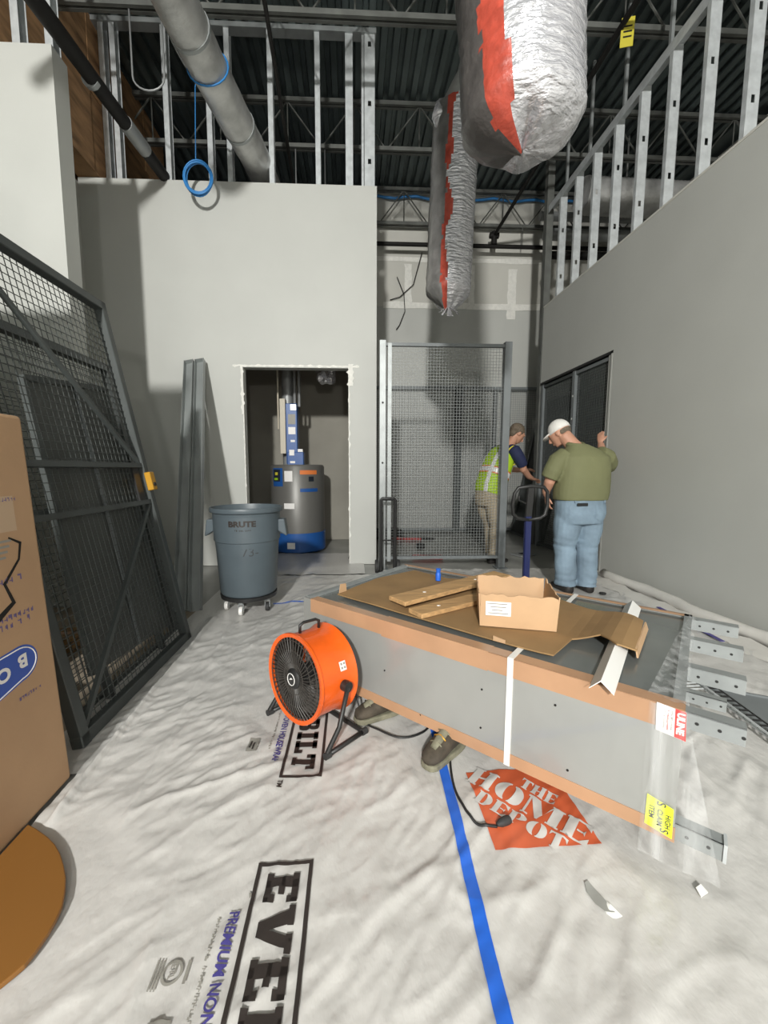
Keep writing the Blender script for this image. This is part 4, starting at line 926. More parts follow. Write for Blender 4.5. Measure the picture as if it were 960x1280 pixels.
for u, z in ((0.35, 0.40), (0.62, 0.36), (0.62, 0.20), (0.3, 0.18), (1.1, 0.28), (0.9, 0.14)): M().tube([cr(u, -0.003, z), cr(u, 0.001, z)], 0.004, 8).obj('screw', DARKST, k1)
# flanged arms at the right end
def arm(w_, z, ln, bottom=False):
    b = M(); s = -1 if bottom else 1
    b.box(cr(-ln/2, w_+0.002, z-0.026), (ln, 0.004, 0.052), RM); b.box(cr(-ln/2, w_+0.022, z-0.002), (ln, 0.044, 0.004), RM)
    o = b.obj('flanged_arm', GALVD, k1)
    for s in (0.03, 0.08, 0.13):
        if s < ln: M().tube([cr(-s, w_-0.001, z-0.028), cr(-s, w_+0.001, z-0.028)], 0.005, 8).obj('bolt_hole', BLACKP, o)
for w_, ln in ((0.955, 0.165), (0.66, 0.165), (0.35, 0.155), (0.005, 0.135)): arm(w_, ZT-0.004, ln)
arm(0.005, ZB+0.055, 0.115); arm(0.955, ZB+0.055, 0.15)
cbox(-0.12, -0.112, 0.0, 0.05, ZB+0.003, ZB+0.06).obj('end_lug', GALV, k1)
# clear film hanging at the right corner
vs = []; fs = []; nu, nv = 16, 18
for j in range(nv+1):
    t = j/nv; z = ZT+0.004 - (ZT-0.02)*t
    for i in range(nu+1):
        s = i/nu; u = 0.085 - s*(0.09 + 0.11*t) ; w_ = -0.013 - 0.004*sin(s*9+t*4) - 0.006*noise.noise(V((s*5, t*3, 1)))
        if u < 0: w_ += 0.10*(-u)
        vs.append(cr(u, w_, z))
for j in range(nv):
    for i in range(nu): q = j*(nu+1)+i; fs.append((q, q+1, q+nu+2, q+nu+1))
M().mesh(vs, fs).obj('clear_film', FILM, k1, smooth=True)
vs = []; fs = []
for j in range(13):
    t = j/12
    for i in range(9):
        s = i/8; u = 0.085*(1-t)*s - 0.010 + 0.02*s + 0.003*sin(s*11+t*5); vs.append(cr(u, 0.02+0.93*t, ZT+0.006+0.012*noise.noise(V((s*4, t*6, 3)))+0.008*s))
for j in range(12):
    for i in range(8): q = j*9+i; fs.append((q, q+1, q+10, q+9))
M().mesh(vs, fs).obj('clear_film', FILM, k1, smooth=True)
# blocks below
for u in (0.35, 1.15): cbox(u, u+0.09, 0.25, 0.95, 0.012, ZB).obj('timber', WOOD, thing('support_block', cr(u, .6, 0), ['timber block under the right half of the wrapped unit', 'timber block under the left half of the wrapped unit'][u > 1], 'timber'))
# labels on the front
F = lambda u, z, o_=0.004: cr(u, -o_, z)
b = M(); b.mesh([F(0.066, 0.525, .008), F(-0.004, 0.518, .008), F(-0.008, 0.430, .008), F(0.064, 0.438, .008)], [(0, 1, 2, 3)]); l1 = b.obj('shipping_label', WLAB, k1)
b = M(); b.mesh([F(0.021, 0.5215, .0085), F(-0.0045, 0.5185, .0085), F(-0.0085, 0.4305, .0085), F(0.019, 0.4340, .0085)], [(0, 1, 2, 3)]); b.obj('label_band', PRED, l1)
put_text('ULINE', 0.0245, F(0.0145, 0.513, .009), (0, 0, -1), -U, WLAB, l1, bold=0.0012, lift=0.0006, name='printed_lettering')
for k in range(3):
    vs, fs = rects(scribble(12, 0.005, 0.004, 11+k)); M().mesh([F(0.030+0.009*k-b_, 0.51-a, .009) for a, b_ in vs], fs).obj('printed_small_text', [PGREY, PRED, PGREY][k], l1)
b = M(); b.mesh([F(0.072, 0.222, .006), F(0.005, 0.205, .006), F(0.004, 0.108, .006), F(0.074, 0.122, .006)], [(0, 1, 2, 3)]); l2 = b.obj('claim_label', YLAB, k1)
for t_, u, z, sz in (('HIGH', 0.021, 0.180, 0.019), ('CLAIM', 0.041, 0.188, 0.019), ('ITEM', 0.062, 0.190, 0.019), ('S', 0.044, 0.2130, 0.032), ('S', 0.032, 0.130, 0.030)):
    put_text(t_, sz, F(u+0.002, z, .0068), (0, 0, -1), -U, PBLACK, l2, lift=0.0005, bold=0.0003)

# items lying on the unit
def ontop(u, w_, h=0.0): return cr(u, w_, ZT+0.004+h)
# flattened cardboard sheet bent over the angle strip: outline in (u,w)
out = [(0.15, 0.30), (0.213, 0.275), (0.281, 0.36), (0.373, 0.304), (0.39, 0.104), (0.548, 0.10), (0.69, 0.105), (0.862, 0.11), (1.16, 0.12), (1.54, 0.14), (1.57, 0.525), (1.50, 0.86), (1.22, 0.82), (1.0, 0.93), (0.7, 0.9), (0.4, 0.75), (0.165, 0.655)]
cs = thing('cardboard_sheet', ontop(0.85, 0.4), 'flattened torn cardboard lying on the wrapped metal unit', 'cardboard')
def card_z(u, w_): return 0.004 + 0.040*math.exp(-((u-0.225)/0.10)**2) + 0.003*noise.noise(V((u*5, w_*5, 2)))
b = M(); fv = [b.bm.verts.new((u, w_, 0)) for u, w_ in out]; b.bm.faces.new(fv)
for ax_ in (0, 1):
    k = 0.0
    while k < 1.6:
        co = [0, 0, 0]; no = [0, 0, 0]; co[ax_] = k; no[ax_] = 1
        bmesh.ops.bisect_plane(b.bm, geom=b.bm.verts[:]+b.bm.edges[:]+b.bm.faces[:], plane_co=co, plane_no=no); k += 0.04
ex = bmesh.ops.extrude_face_region(b.bm, geom=b.bm.faces[:])
up_ = set(g for g in ex['geom'] if isinstance(g, bmesh.types.BMVert))
for v in b.bm.verts:
    u, w_ = v.co.x, v.co.y; v.co = cr(u, w_, ZT + card_z(u, w_) + (0.006 if v in up_ else 0))
b.obj('sheet', CARDD, cs)
M().prism([(0.30, 0.0), (0.655, 0.0), (0.64, 0.036), (0.31, 0.034)], cr(0.150, 0, ZT+0.002), W, (UP + U*0.25).normalized(), -U*0.005).obj('hanging_flap', CARDL, cs)
M().prism([(0, 0), (0.06, 0), (0.055, 0.045), (0.01, 0.05)], ontop(1.535, 0.15, 0.006), W, UP, U*0.004).obj('upturned_flap', CARDL, cs)
M().prism([(0, 0), (0.05, 0), (0.05, 0.02), (0.0, 0.014)], ontop(0.57, 0.095, 0.004), U, UP, W*0.004).obj('upturned_flap', CARDL, cs)
# two pine boards
for k, (a, c, h_, wd, lb_) in enumerate((((1.01, 0.115), (0.80, 0.75), 0.010, 0.10, 'pine board on the cardboard, the lower front one'), ((1.14, 0.15), (0.93, 0.98), 0.034, 0.125, 'pine board on the cardboard, the upper rear one'))):
    t = thing('pine_board', ontop(*a), lb_, 'board', 'boards on the wrapped unit')
    pa, pc = ontop(a[0], a[1], h_+0.011), ontop(c[0], c[1], h_+0.011)
    M().bar(pa, pc, wd, 0.022, UP).obj('plank', WOOD, t, bevel=0.002)
    for s in (0.22, 0.70): M().sphere(pa.lerp(pc, s)+UP*0.012, 0.006, 1, (1.8, 1, 0.4)).obj('nail_mark', WHITE, t)
# small open carton
bxu, bxw = 0.775, 0.30
ob = thing('open_carton', ontop(bxu, bxw), 'small open cardboard box with white label on the wrapped unit', 'box')
ax = V((0.965, -0.264, 0)).normalized(); ay = V((-ax.y, ax.x, 0)); bc = V((0.752, 1.800, ZT+0.014))
RB = Matrix((ax, ay, UP)).transposed(); BW, BD, BH = 0.315, 0.29, 0.145
def ragged_wall(a, c, h0, h1, seed, th=0.005, n=14, tilt=V((0, 0, 0))):
    random.seed(seed); poly = [(0, 0), (1, 0)]
    for i in range(n, -1, -1): poly.append((i/n, 1 + random.uniform(-0.05, 0.04)))
    d_ = c - a; nn = V((-d_.y, d_.x, 0)).normalized()
    b = M(); vs = []
    for x, y in poly:
        h_ = (h0 + (h1-h0)*x)*y; vs.append(a + d_*x + UP*h_ + tilt*(h_/0.1))
    N = len(vs); b.mesh(vs + [v + nn*th for v in vs], [tuple(range(N))[::-1], tuple(range(N, 2*N))] + [(i, (i+1)%N, N+(i+1)%N, N+i) for i in range(N)]); return b
c00, c10, c11, c01 = [bc + ax*sx*BW/2 + ay*sy*BD/2 for sx, sy in ((-1,-1),(1,-1),(1,1),(-1,1))]
ragged_wall(c00, c10, 0.150, 0.148, 1, tilt=ay*-0.008).obj('wall', CARDL, ob); ragged_wall(c10, c11, 0.148, 0.15, 2, tilt=ax*0.006).obj('wall', CARDL, ob)
ragged_wall(c11, c01, 0.15, 0.152, 3, tilt=ay*0.012).obj('wall', CARDL, ob); ragged_wall(c01, c00, 0.152, 0.150, 4, tilt=ax*-0.006).obj('wall', CARDL, ob)
M().box(bc+UP*0.003, (BW, BD, 0.005), RB).obj('base', CARDD, ob)
lo_ = c00 - ay*0.008
M().box(lo_ + ax*0.075 + UP*0.085 - ay*0.0015, (0.105, 0.001, 0.062), RB).obj('label', WLAB, ob)
for k in range(4): M().box(lo_ + ax*(0.07 + 0.005*(k % 2)) + UP*(0.107-0.014*k) - ay*0.0025, (0.085-0.02*(k % 3), 0.0006, 0.004), RB).obj('printed_line', PGREY, ob)
# white angle strip across the unit
wa = thing('white_angle_strip', ontop(0.30, 0.4), 'white folded angle strip lying across the wrapped unit', 'trim piece')
a0, a1 = ontop(0.21, -0.045, 0.034), ontop(0.24, 0.95, 0.034); dd = (a1-a0).normalized(); sd = V((dd.y, -dd.x, 0))
b = M(); vs = []
for p in (a0, a1): vs += [p + sd*0.038 - UP*0.034, p, p - sd*0.032 - UP*0.034, p + sd*0.038 - UP*0.037, p - UP*0.004, p - sd*0.032 - UP*0.037]
b.mesh(vs, [(0, 1, 7, 6), (1, 2, 8, 7), (3, 9, 10, 4), (4, 10, 11, 5), (0, 3, 4, 1), (1, 4, 5, 2), (6, 7, 10, 9), (7, 8, 11, 10), (0, 6, 9, 3), (2, 5, 11, 8)]); b.obj('angle', WHITE, wa)
# blue clip
bl = thing('blue_cap_bottle', (0.532, 2.43, ZT), 'small blue plastic bottle standing on the cardboard', 'bottle')
M().lathe([(0, 0.016), (0.016, 0.016), (0.017, 0.055), (0.012, 0.066), (0, 0.067)], 14, (0.532, 2.43, ZT)).obj('body', TAPE, bl, smooth='auto')
M().lathe([(0, 0.066), (0.013, 0.066), (0.015, 0.09), (0, 0.094)], 14, (0.532, 2.43, ZT)).obj('cap', TAPE, bl, smooth='auto')

# ---------------------------------------------------------------- orange drum fan
A = V((0.722, 0.688, -0.05)).normalized(); FC = V((-0.268, 1.745, 0.283)); DR, DL = 0.195, 0.21; BC = FC + A*DL
sx_, sy_, _ = basis(A); side = V((A.y, -A.x, 0)).normalized(); upv = A.cross(side) * -1
if upv.z < 0: upv = -upv
fn_ = thing('drum_fan', (FC.x+0.05, FC.y+0.05, 0), 'orange drum fan with black guard on a tube stand', 'fan')
M().lathe([(DR-0.012, 0.004), (DR+0.006, 0.0), (DR+0.007, 0.012), (DR-0.002, 0.018), (DR-0.004, 0.06), (DR-0.004, DL-0.05), (DR+0.006, DL-0.02), (DR+0.012, DL-0.005), (DR+0.006, DL), (DR-0.012, DL-0.003), (DR-0.012, 0.06)], 56, FC, A, closed=True).obj('drum', ORANGE, fn_, smooth='auto')
M().lathe([(DR-0.0135, 0.02), (DR-0.0135, DL-0.02), (DR-0.0125, DL-0.02), (DR-0.0125, 0.02)], 48, FC, A, closed=True).obj('inner_lining', BLACKG, fn_, smooth='auto')
def fp(r, a, d): return FC + (side*cos(a) + upv*sin(a))*r + A*d
b = M()
for k in range(48):
    a = 2*pi*k/48; b.tube([fp(0.045, a, 0.004), fp(0.12, a+0.12, -0.006), fp(DR-0.01, a+0.22, 0.006)], 0.0022, 5)
b.obj('front_guard_rods', BLACKG, fn_, kind='stuff')
for r in (0.07, 0.125, 0.172): M().tube([fp(r, 2*pi*i/40, 0.0) for i in range(40)], 0.002, 5, closed=True).obj('guard_ring', BLACKG, fn_)
M().lathe([(0.0, -0.012), (0.035, -0.010), (0.046, 0.0), (0.046, 0.012), (0, 0.012)], 28, FC, A).obj('hub_cap', BLACKP, fn_, smooth='auto')
M().tube([FC + (side*cos(t)*0.026 + upv*sin(t)*0.026) - A*0.0125 for t in [2*pi*i/28 for i in range(28)]], 0.0018, 5, closed=True).obj('emblem_ring', WLAB, fn_)
M().prism([(-0.012, -0.004), (0.0, 0.008), (0.012, 0.004), (0.0, 0.0)], FC - A*0.0125, side, upv, -A*0.0015).obj('emblem', WLAB, fn_)
for k in range(5):
    a = 2*pi*k/5; b = M(); vs = []; fs = []
    for i in range(7):
        r = 0.03 + 0.145*i/6; ww = 0.28 + 0.12*sin(pi*i/6)
        vs += [fp(r, a-ww, 0.055), fp(r, a, 0.075), fp(r, a+ww, 0.105)]
    for i in range(6):
        for j in range(2): q = 3*i+j; fs.append((q, q+1, q+4, q+3))
    M().mesh(vs, fs).obj('fan_blade', BLACKG, fn_, smooth=True)
M().lathe([(0, 0.05), (0.05, 0.05), (0.055, 0.18), (0, 0.18)], 20, FC, A).obj('motor', BLACKP, fn_, smooth='auto')
b = M()
for r in (0.05, 0.09, 0.13, 0.17): b.tube([fp(r, 2*pi*i/36, DL-0.005) for i in range(36)], 0.002, 4, closed=True)
for k in range(12): b.tube([fp(0.03, 2*pi*k/12, DL-0.005), fp(DR, 2*pi*k/12, DL-0.005)], 0.002, 4)
b.obj('rear_guard', BLACKG, fn_)
# handle on top
h0, h1 = fp(DR, pi/2+0.1, 0.045), fp(DR, pi/2+0.1, 0.155)
b = M(); b.tube([h0, h0+upv*0.035, h0+upv*0.045+A*0.02, h1+upv*0.045-A*0.02, h1+upv*0.035, h1], 0.007, 8); b.obj('handle', BLACKP, fn_, smooth=True)
# stand
mid = FC + A*(DL*0.62)
for s in (1, -1):
    pv_ = mid + side*s*(DR+0.018)
    M().tube([pv_ - side*s*0.018, pv_ + side*s*0.014], 0.024, 14).obj('pivot_knob', BLACKP, fn_, smooth='auto')
    base = V((pv_.x, pv_.y, 0.02)) + side*s*0.008; f0, f1_ = base - A*0.12, base + A*0.10
    f0.z = f1_.z = 0.022
    b = M(); b.tube([pv_ + side*s*0.008, base.lerp(pv_, 0.35) - A*0.05, f0 + UP*0.012, f0], 0.0105, 8); b.tube([f0, f1_], 0.0105, 8); b.obj('stand_leg', BLACKP, fn_, smooth=True)
    for q in (f0, f1_): M().tube([q - A*0.014, q + A*0.014], 0.015, 10).obj('rubber_foot', RUBBER, fn_)
L_ = mid + side*(DR+0.026); R_ = mid - side*(DR+0.026)
M().tube([V((L_.x, L_.y, 0.022))+A*0.10, V((R_.x, R_.y, 0.022))+A*0.10], 0.0105, 8).obj('stand_crossbar', BLACKP, fn_)
# switch label
q0 = fp(DR+0.001, 0.42, 0.135)
nrm = (side*cos(0.42) + upv*sin(0.42)); tn = (upv*cos(0.42) - side*sin(0.42))
M().box(q0, (0.034, 0.04, 0.003), Matrix((A, tn, nrm)).transposed()).obj('switch_label', WLAB, fn_)
for k in range(4): M().box(q0 + A*(-0.008+0.016*(k % 2)) + tn*(-0.008+0.017*(k//2)) + nrm*0.002, (0.009, 0.009, 0.001), Matrix((A, tn, nrm)).transposed()).obj('printed_mark', PGREY, fn_)
# power cord
pts = [V((0.0, 1.95, 0.15)), V((0.05, 1.84, 0.02)), V((0.12, 1.76, 0.016)), V((0.22, 1.70, 0.016)), V((0.33, 1.74, 0.016)), V((0.40, 1.85, 0.016))]
def smooth_pts(pts, n=8):
    out = []
    for i in range(len(pts)-1):
        a, b_, c, d_ = pts[max(i-1, 0)], pts[i], pts[i+1], pts[min(i+2, len(pts)-1)]
        for k in range(n):
            t = k/n; out.append(0.5*((2*b_) + (c-a)*t + (2*a-5*b_+4*c-d_)*t*t + (3*b_-a-3*c+d_)*t**3))
    out.append(pts[-1]); return out
def cord_pts(P_): return [V((p.x, p.y, max(p.z, wrap_h(p.x, p.y)+0.007))) for p in smooth_pts(P_)]
M().tube(cord_pts(pts), 0.0045, 8).obj('power_cord', BLACKP, fn_, smooth=True)
pc = thing('extension_cord', (0.45, 1.25, 0), 'black cord with plug end lying across the orange print', 'cord')
M().tube(cord_pts([V((0.42, 1.62, 0.01)), V((0.395, 1.50, 0.01)), V((0.385, 1.38, 0.01)), V((0.40, 1.28, 0.01)), V((0.435, 1.235, 0.01)), V((0.485, 1.228, 0.01))]), 0.0048, 8).obj('cord', BLACKP, pc, smooth=True)
zq = wrap_h(0.51, 1.237)
M().tube([(0.485, 1.228, zq+0.012), (0.50, 1.233, zq+0.014), (0.525, 1.242, zq+0.014), (0.535, 1.246, zq+0.014)], [0.006, 0.013, 0.015, 0.012], 12).obj('plug', RUBBER, pc, smooth='auto')

# ---------------------------------------------------------------- pair of shoes by the unit
def shoe(x, y, heading, lb_):
    t = thing('work_shoe', (x, y, 0), lb_, 'shoe', 'worn hiking shoes under the wrapped unit')
    d_ = V((cos(heading), sin(heading), 0)); s_ = V((-d_.y, d_.x, 0)); o = V((x, y, wrap_h(x, y)+0.004))
    outl = []
    for i in range(28):
        a = 2*pi*i/28; u = 0.14*cos(a); wd = 0.05 + 0.008*cos(a) - 0.010*sin(pi*(u/0.14+0.25))*0.6
        outl.append((u, wd*math.copysign(abs(sin(a))**0.7, sin(a))))
    M().prism(outl, o, d_, s_, UP*0.026).obj('sole', SHOEO, t, bevel=0.006, seg=2)
    b = M(); rings = []
    for (u, hw, z0, z1) in ((0.135, 0.016, .024, .045), (0.12, 0.036, .02, .062), (0.08, 0.046, .02, .075), (0.03, 0.045, .02, .095), (-0.02, 0.042, .02, .118), (-0.07, 0.040, .02, .13), (-0.11, 0.038, .02, .135), (-0.135, 0.026, .022, .125)):
        rings.append((o + d_*u + UP*((z0+z1)/2), s_, UP, hw, (z1-z0)/2))
    b.loft(rings, 16, e=2.4); b.obj('upper', SHOEM, t, smooth=True)
    b = M(); rings = [(o + d_*u + UP*z, s_, UP, hw, 0.012) for u, z, hw in ((0.09, 0.072, 0.014), (0.04, 0.092, 0.020), (-0.01, 0.116, 0.022), (-0.03, 0.135, 0.02))]
    b.loft(rings, 10); b.obj('tongue', SHOEO, t, smooth=True)
    for k in range(4):
        u = 0.07 - 0.028*k; z = 0.088 + 0.012*k
        M().tube([o + d_*u + s_*-0.028 + UP*(z-0.006), o + d_*(u-0.006) + UP*(z+0.004), o + d_*u + s_*0.028 + UP*(z-0.006)], 0.0032, 6).obj('lace', LOCK if k % 2 else SHOEO, t, smooth=True)
    M().lathe([(0.024, 0.0), (0.034, 0.006), (0.036, 0.014), (0.030, 0.018)], 18, o + d_*-0.085 + UP*0.122).obj('collar', SHOEM, t, smooth='auto')
shoe(0.135, 1.885, radians(205), 'worn olive brown shoe on the floor nearest the orange fan')
shoe(0.395, 1.60, radians(222), 'worn olive brown shoe on the blue tape under the wrapped unit')

# ---------------------------------------------------------------- right edge: rolled wrap, wire shelf, dark panel
rw = thing('wrap_roll', (2.85, 3.2, 0), 'loose roll of white wrap lying along the right wall base', 'roll')
b = M(); P_ = [V((2.84-0.02*sin(i*0.8), 4.35-0.13*i, 0.055)) for i in range(17)]
b.tube(P_, [0.048+0.010*noise.noise(V((i*0.9, 2, 0))) for i in range(17)], 14)
for v in b.bm.verts: v.co += V((1, 0, 0.6))*0.012*noise.noise(v.co*9)
b.obj('roll', ROLLW, rw, smooth=True)
b = M(); b.mesh([(2.78+0.02*sin(i), 4.3-0.13*i, 0.022+0.02*(i % 2)) if k == 0 else (2.60+0.04*sin(i*2.1), 4.3-0.13*i, 0.014) for i in range(17) for k in (0, 1)], [(2*i, 2*i+1, 2*i+3, 2*i+2) for i in range(16)]); b.obj('loose_flap', ROLLW, rw, smooth=True)
b = M(); b.bar((2.66, 3.3, 0.03), (2.58, 2.6, 0.028), 0.03, 0.004, UP); b.obj('blue_print_line', PBLUE, rw)
M().tube([(2.43, 3.72, 0.016), (2.43, 3.72, 0.03)], 0.03, 12).obj('black_cap', BLACKP, None, 'small black cap lying on the floor sheet near the right wall', 'cap')
wsf = thing('wire_shelf', (1.9, 1.75, 0), 'chrome wire shelf lying on the floor at the right edge', 'shelf')
a, d_ = V((1.915, 2.08, 0.03)), V((-0.155, -0.985, 0)).normalized(); s_ = V((0.985, -0.155, 0))
for k in (0, 0.022): M().tube([a + UP*(0.01+k) - s_*k*0.5, a + d_*0.9 + UP*(0.01+k) - s_*k*0.5], 0.0055, 8).obj('edge_rod', GALV, wsf)
for i in range(22):
    q = a + d_*(0.03+i*0.04); M().tube([q + UP*0.01, q + s_*0.012 + UP*0.028, q + s_*0.05 + UP*0.028], 0.005, 5).obj('cross_wire', BLACKP, wsf)
for i in range(4):
    q = a + d_*(0.0+i*0.03); M().tube([q + UP*0.012, q - s_*0.13 + UP*0.012 + d_*0.02], 0.004, 5).obj('cross_wire', GALV, wsf)
M().tube([a + s_*0.05 + UP*0.028, a + d_*0.9 + s_*0.05 + UP*0.028], 0.004, 8).obj('edge_rod', BLACKP, wsf)
dp = thing('dark_plate', (2.1, 1.7, 0), 'dark grey flat steel plate on the floor at the right edge', 'panel')
po = [(1.955, 2.03), (2.20, 1.90), (2.16, 1.25), (1.84, 1.25)]
M().prism(po, (0, 0, 0.018), (1, 0, 0), (0, 1, 0), (0, 0, 0.008)).obj('plate', DGREY, dp)
M().bar((1.955, 2.03, 0.030), (2.20, 1.90, 0.030), 0.012, 0.012).obj('folded_edge', DGREY, dp)

# ---------------------------------------------------------------- people
def remesh_obj(b, name, m_, parent, vox=0.008, smooth_it=5):
    bmesh.ops.recalc_face_normals(b.bm, faces=b.bm.faces)
    me = bpy.data.meshes.new('tmp'); b.bm.to_mesh(me); b.bm.free(); o = bpy.data.objects.new('tmp', me); COL.objects.link(o)
    r = o.modifiers.new('r', 'REMESH'); r.mode = 'VOXEL'; r.voxel_size = vox
    s = o.modifiers.new('s', 'SMOOTH'); s.iterations = smooth_it; s.factor = 0.5
    dg = bpy.context.evaluated_depsgraph_get(); dg.update(); m2 = bpy.data.meshes.new_from_object(o.evaluated_get(dg)); bpy.data.objects.remove(o); bpy.data.meshes.remove(me)
    m2.materials.clear(); m2.name = name
    return link(name, m2, m_, parent, smooth=True)
def split_part(o, pred, name, m_, push=0.004):
    """move the faces for which pred(world centre) holds into a child part, pushed out slightly"""
    src = o.data; t = M(); mp = {}; P = wm(o); nrm_ = [v.normal.copy() for v in src.vertices]
    for p in src.polygons:
        if pred(P @ p.center):
            vs = []
            for i in p.vertices:
                if i not in mp: v = src.vertices[i]; mp[i] = t.bm.verts.new(P @ (v.co + nrm_[i]*push))
                vs.append(mp[i])
            t.bm.faces.new(vs)
    return t.obj(name, m_, o, smooth=True, recalc=False)
class Fig:
    """frame: right, forward, up at a floor point"""
    def __init__(s, loc, heading, k=1.0):
        s.k = k; s.o = V(loc); s.f = V((sin(heading), cos(heading), 0)); s.r = V((cos(heading), -sin(heading), 0))
    def p(s, x, y, z): return s.o + (s.r*x + s.f*y + V((0, 0, z)))*s.k
    def ring(s, x, y, z, rx, ry, tilt=0.0):
        return (s.p(x, y, z), s.r, (s.f*cos(tilt) + V((0, 0, 1))*sin(tilt)), rx, ry)
    def limb(s, b, pts, rad, n=12): b.tube([s.p(*q) for q in pts], rad, n)
def hand(F_, b, wrist, d, nrm, across, curl=0.35, sz=1.0, thumb=1):
    """palm and five fingers; vectors in figure frame"""
    wv = F_.p(*wrist); d = (F_.r*d[0] + F_.f*d[1] + V((0,0,1))*d[2]).normalized(); ac = (F_.r*across[0] + F_.f*across[1] + V((0,0,1))*across[2]); ac = (ac - d*ac.dot(d)).normalized(); nn = d.cross(ac)
    if nn.dot(F_.r*nrm[0] + F_.f*nrm[1] + V((0,0,1))*nrm[2]) < 0: nn = -nn
    R = [(wv, ac, nn, .026*sz, .02*sz), (wv + d*.03*sz, ac, nn, .034*sz, .018*sz), (wv + d*.085*sz, ac, nn, .041*sz, .016*sz), (wv + d*.10*sz, ac, nn, .036*sz, .013*sz)]
    b.loft(R, 12)
    for i, (off_, ln) in enumerate(((-.030, .068), (-.010, .078), (.011, .072), (.030, .056))):
        q = wv + d*.09*sz + ac*off_*sz; pts = [q]; dirv = d.copy()
        for k in range(3):
            dirv = (dirv*cos(curl) + nn*sin(curl)).normalized(); q = q + dirv*ln*sz/3*(1.1-0.1*k); pts.append(q)
        b.tube(pts, [.0095*sz, .009*sz, .0085*sz, .007*sz], 8)
    q = wv + d*.03*sz - ac*.028*sz*thumb; dv = (d*0.75 - ac*0.6*thumb + nn*0.25).normalized()
    b.tube([q, q + dv*.035*sz, q + dv*.035*sz + (dv + d*0.5).normalized()*.03*sz], [.013*sz, .011*sz, .008*sz], 8)
def head_parts(F_, b, c, yaw, pitch, sc=1.0):
    """skull with face, ears, nose; returns matrix"""
    Rz = Matrix.Rotation(yaw, 3, 'Z'); Rx = Matrix.Rotation(pitch, 3, 'X'); base = Matrix((F_.r, F_.f, V((0,0,1)))).transposed(); R = base @ Rz @ Rx; cw = F_.p(*c)
    def q(x, y, z): return cw + R @ V((x*sc, y*sc, z*sc))
    b.sphere(cw + R @ V((0, -0.01, 0.03))*sc, 0.098*sc, 3, (0.80, 1.0, 0.98), R)
    b.loft([(q(0, 0.015, 0.05), R @ V((1,0,0)), R @ V((0,1,0)), .074*sc, .086*sc), (q(0, 0.022, -0.01), R @ V((1,0,0)), R @ V((0,1,0)), .071*sc, .083*sc), (q(0, 0.028, -0.06), R @ V((1,0,0)), R @ V((0,1,0)), .058*sc, .07*sc), (q(0, 0.045, -0.105), R @ V((1,0,0)), R @ V((0,1,0)), .036*sc, .045*sc)], 16)
    b.tube([q(0, 0.10, 0.02), q(0, 0.118, -0.005), q(0, 0.125, -0.025), q(0, 0.105, -0.035)], [.009*sc, .012*sc, .016*sc, .012*sc], 8)
    b.tube([q(-.05, .088, .038), q(0, .106, .042), q(.05, .088, .038)], .009*sc, 8)
    b.tube([q(-.022, .098, -.066), q(0, .108, -.066), q(.022, .098, -.066)], .008*sc, 8)
    for s in (-1, 1): b.sphere(q(s*0.078, -0.005, -0.005), 0.032*sc, 2, (0.35, 0.7, 1.0), R)
    return R, q

# --- man in the olive polo, seen from behind
G = Fig((2.235, 3.86, 0), radians(-4))
pm = thing('person', (2.235, 3.86, 0), 'person in olive polo shirt, jeans and white cap, seen from behind', 'person')
HXo = -0.13
b = M(); hc = (HXo-0.015, 0.16, 1.575)
Rh, hq = head_parts(G, b, hc, radians(38), radians(-32))
b.tube([G.p(-0.03, 0.02, 1.38), G.p(-0.075, 0.07, 1.47), G.p(HXo, 0.12, 1.56)], [0.085, 0.068, 0.066], 14)
b.loft([G.ring(0.0, 0.0, 0.95, .22, .145), G.ring(0.01, 0.0, 1.15, .22, .145), G.ring(0.01, 0.0, 1.30, .22, .125), G.ring(0.0, 0.0, 1.40, .14, .09)], 20, e=2.4)
# left arm down, hand at the hip; right arm raised to the wall
LA = [(-0.225, 0.0, 1.34), (-0.29, 0.0, 1.22), (-0.315, 0.02, 1.10), (-0.30, 0.10, 1.00), (-0.275, 0.13, 0.965)]
G.limb(b, LA, [0.066, 0.060, 0.050, 0.038, 0.032]); hand(G, b, (-0.272, 0.132, 0.96), (0.22, 0.12, -0.95), (1, 0, 0), (0, 1, 0), 0.3)
RA = [(0.235, 0.0, 1.36), (0.33, 0.06, 1.28), (0.385, 0.16, 1.245), (0.48, 0.36, 1.39), (0.545, 0.50, 1.50)]
G.limb(b, RA, [0.066, 0.062, 0.056, 0.044, 0.034]); hand(G, b, (0.552, 0.515, 1.512), (0.28, 0.42, 0.86), (1, 0.1, -0.2), (-0.5, 0.8, -0.2), 0.12)
for s in (-1, 1): G.limb(b, [(s*0.10, 0, 0.92), (s*0.11, 0.01, 0.5), (s*0.11, 0, 0.10)], [0.09, 0.06, 0.045])
remesh_obj(b, 'body', SKIN, pm, 0.0075, 4)
# polo shirt
b = M()
b.loft([G.ring(0.0, 0.0, 0.925, .252, .165), G.ring(0.005, 0.0, 1.0, .262, .172), G.ring(0.01, 0.0, 1.12, .258, .17), G.ring(0.012, -0.005, 1.25, .252, .158), G.ring(0.01, -0.01, 1.34, .238, .138), G.ring(-0.005, 0.005, 1.41, .165, .105), G.ring(-0.045, 0.03, 1.465, .085, .082)], 28, e=2.6)
G.limb(b, [(-0.17, 0.0, 1.36), (-0.25, 0.0, 1.30), (-0.30, 0.0, 1.20), (-0.322, 0.015, 1.135)], [0.085, 0.092, 0.088, 0.082], 14)
G.limb(b, [(0.17, 0.0, 1.37), (0.26, 0.02, 1.335), (0.335, 0.08, 1.285), (0.372, 0.14, 1.255)], [0.085, 0.092, 0.088, 0.082], 14)
sh = remesh_obj(b, 'polo_shirt', POLO, pm, 0.009, 6)
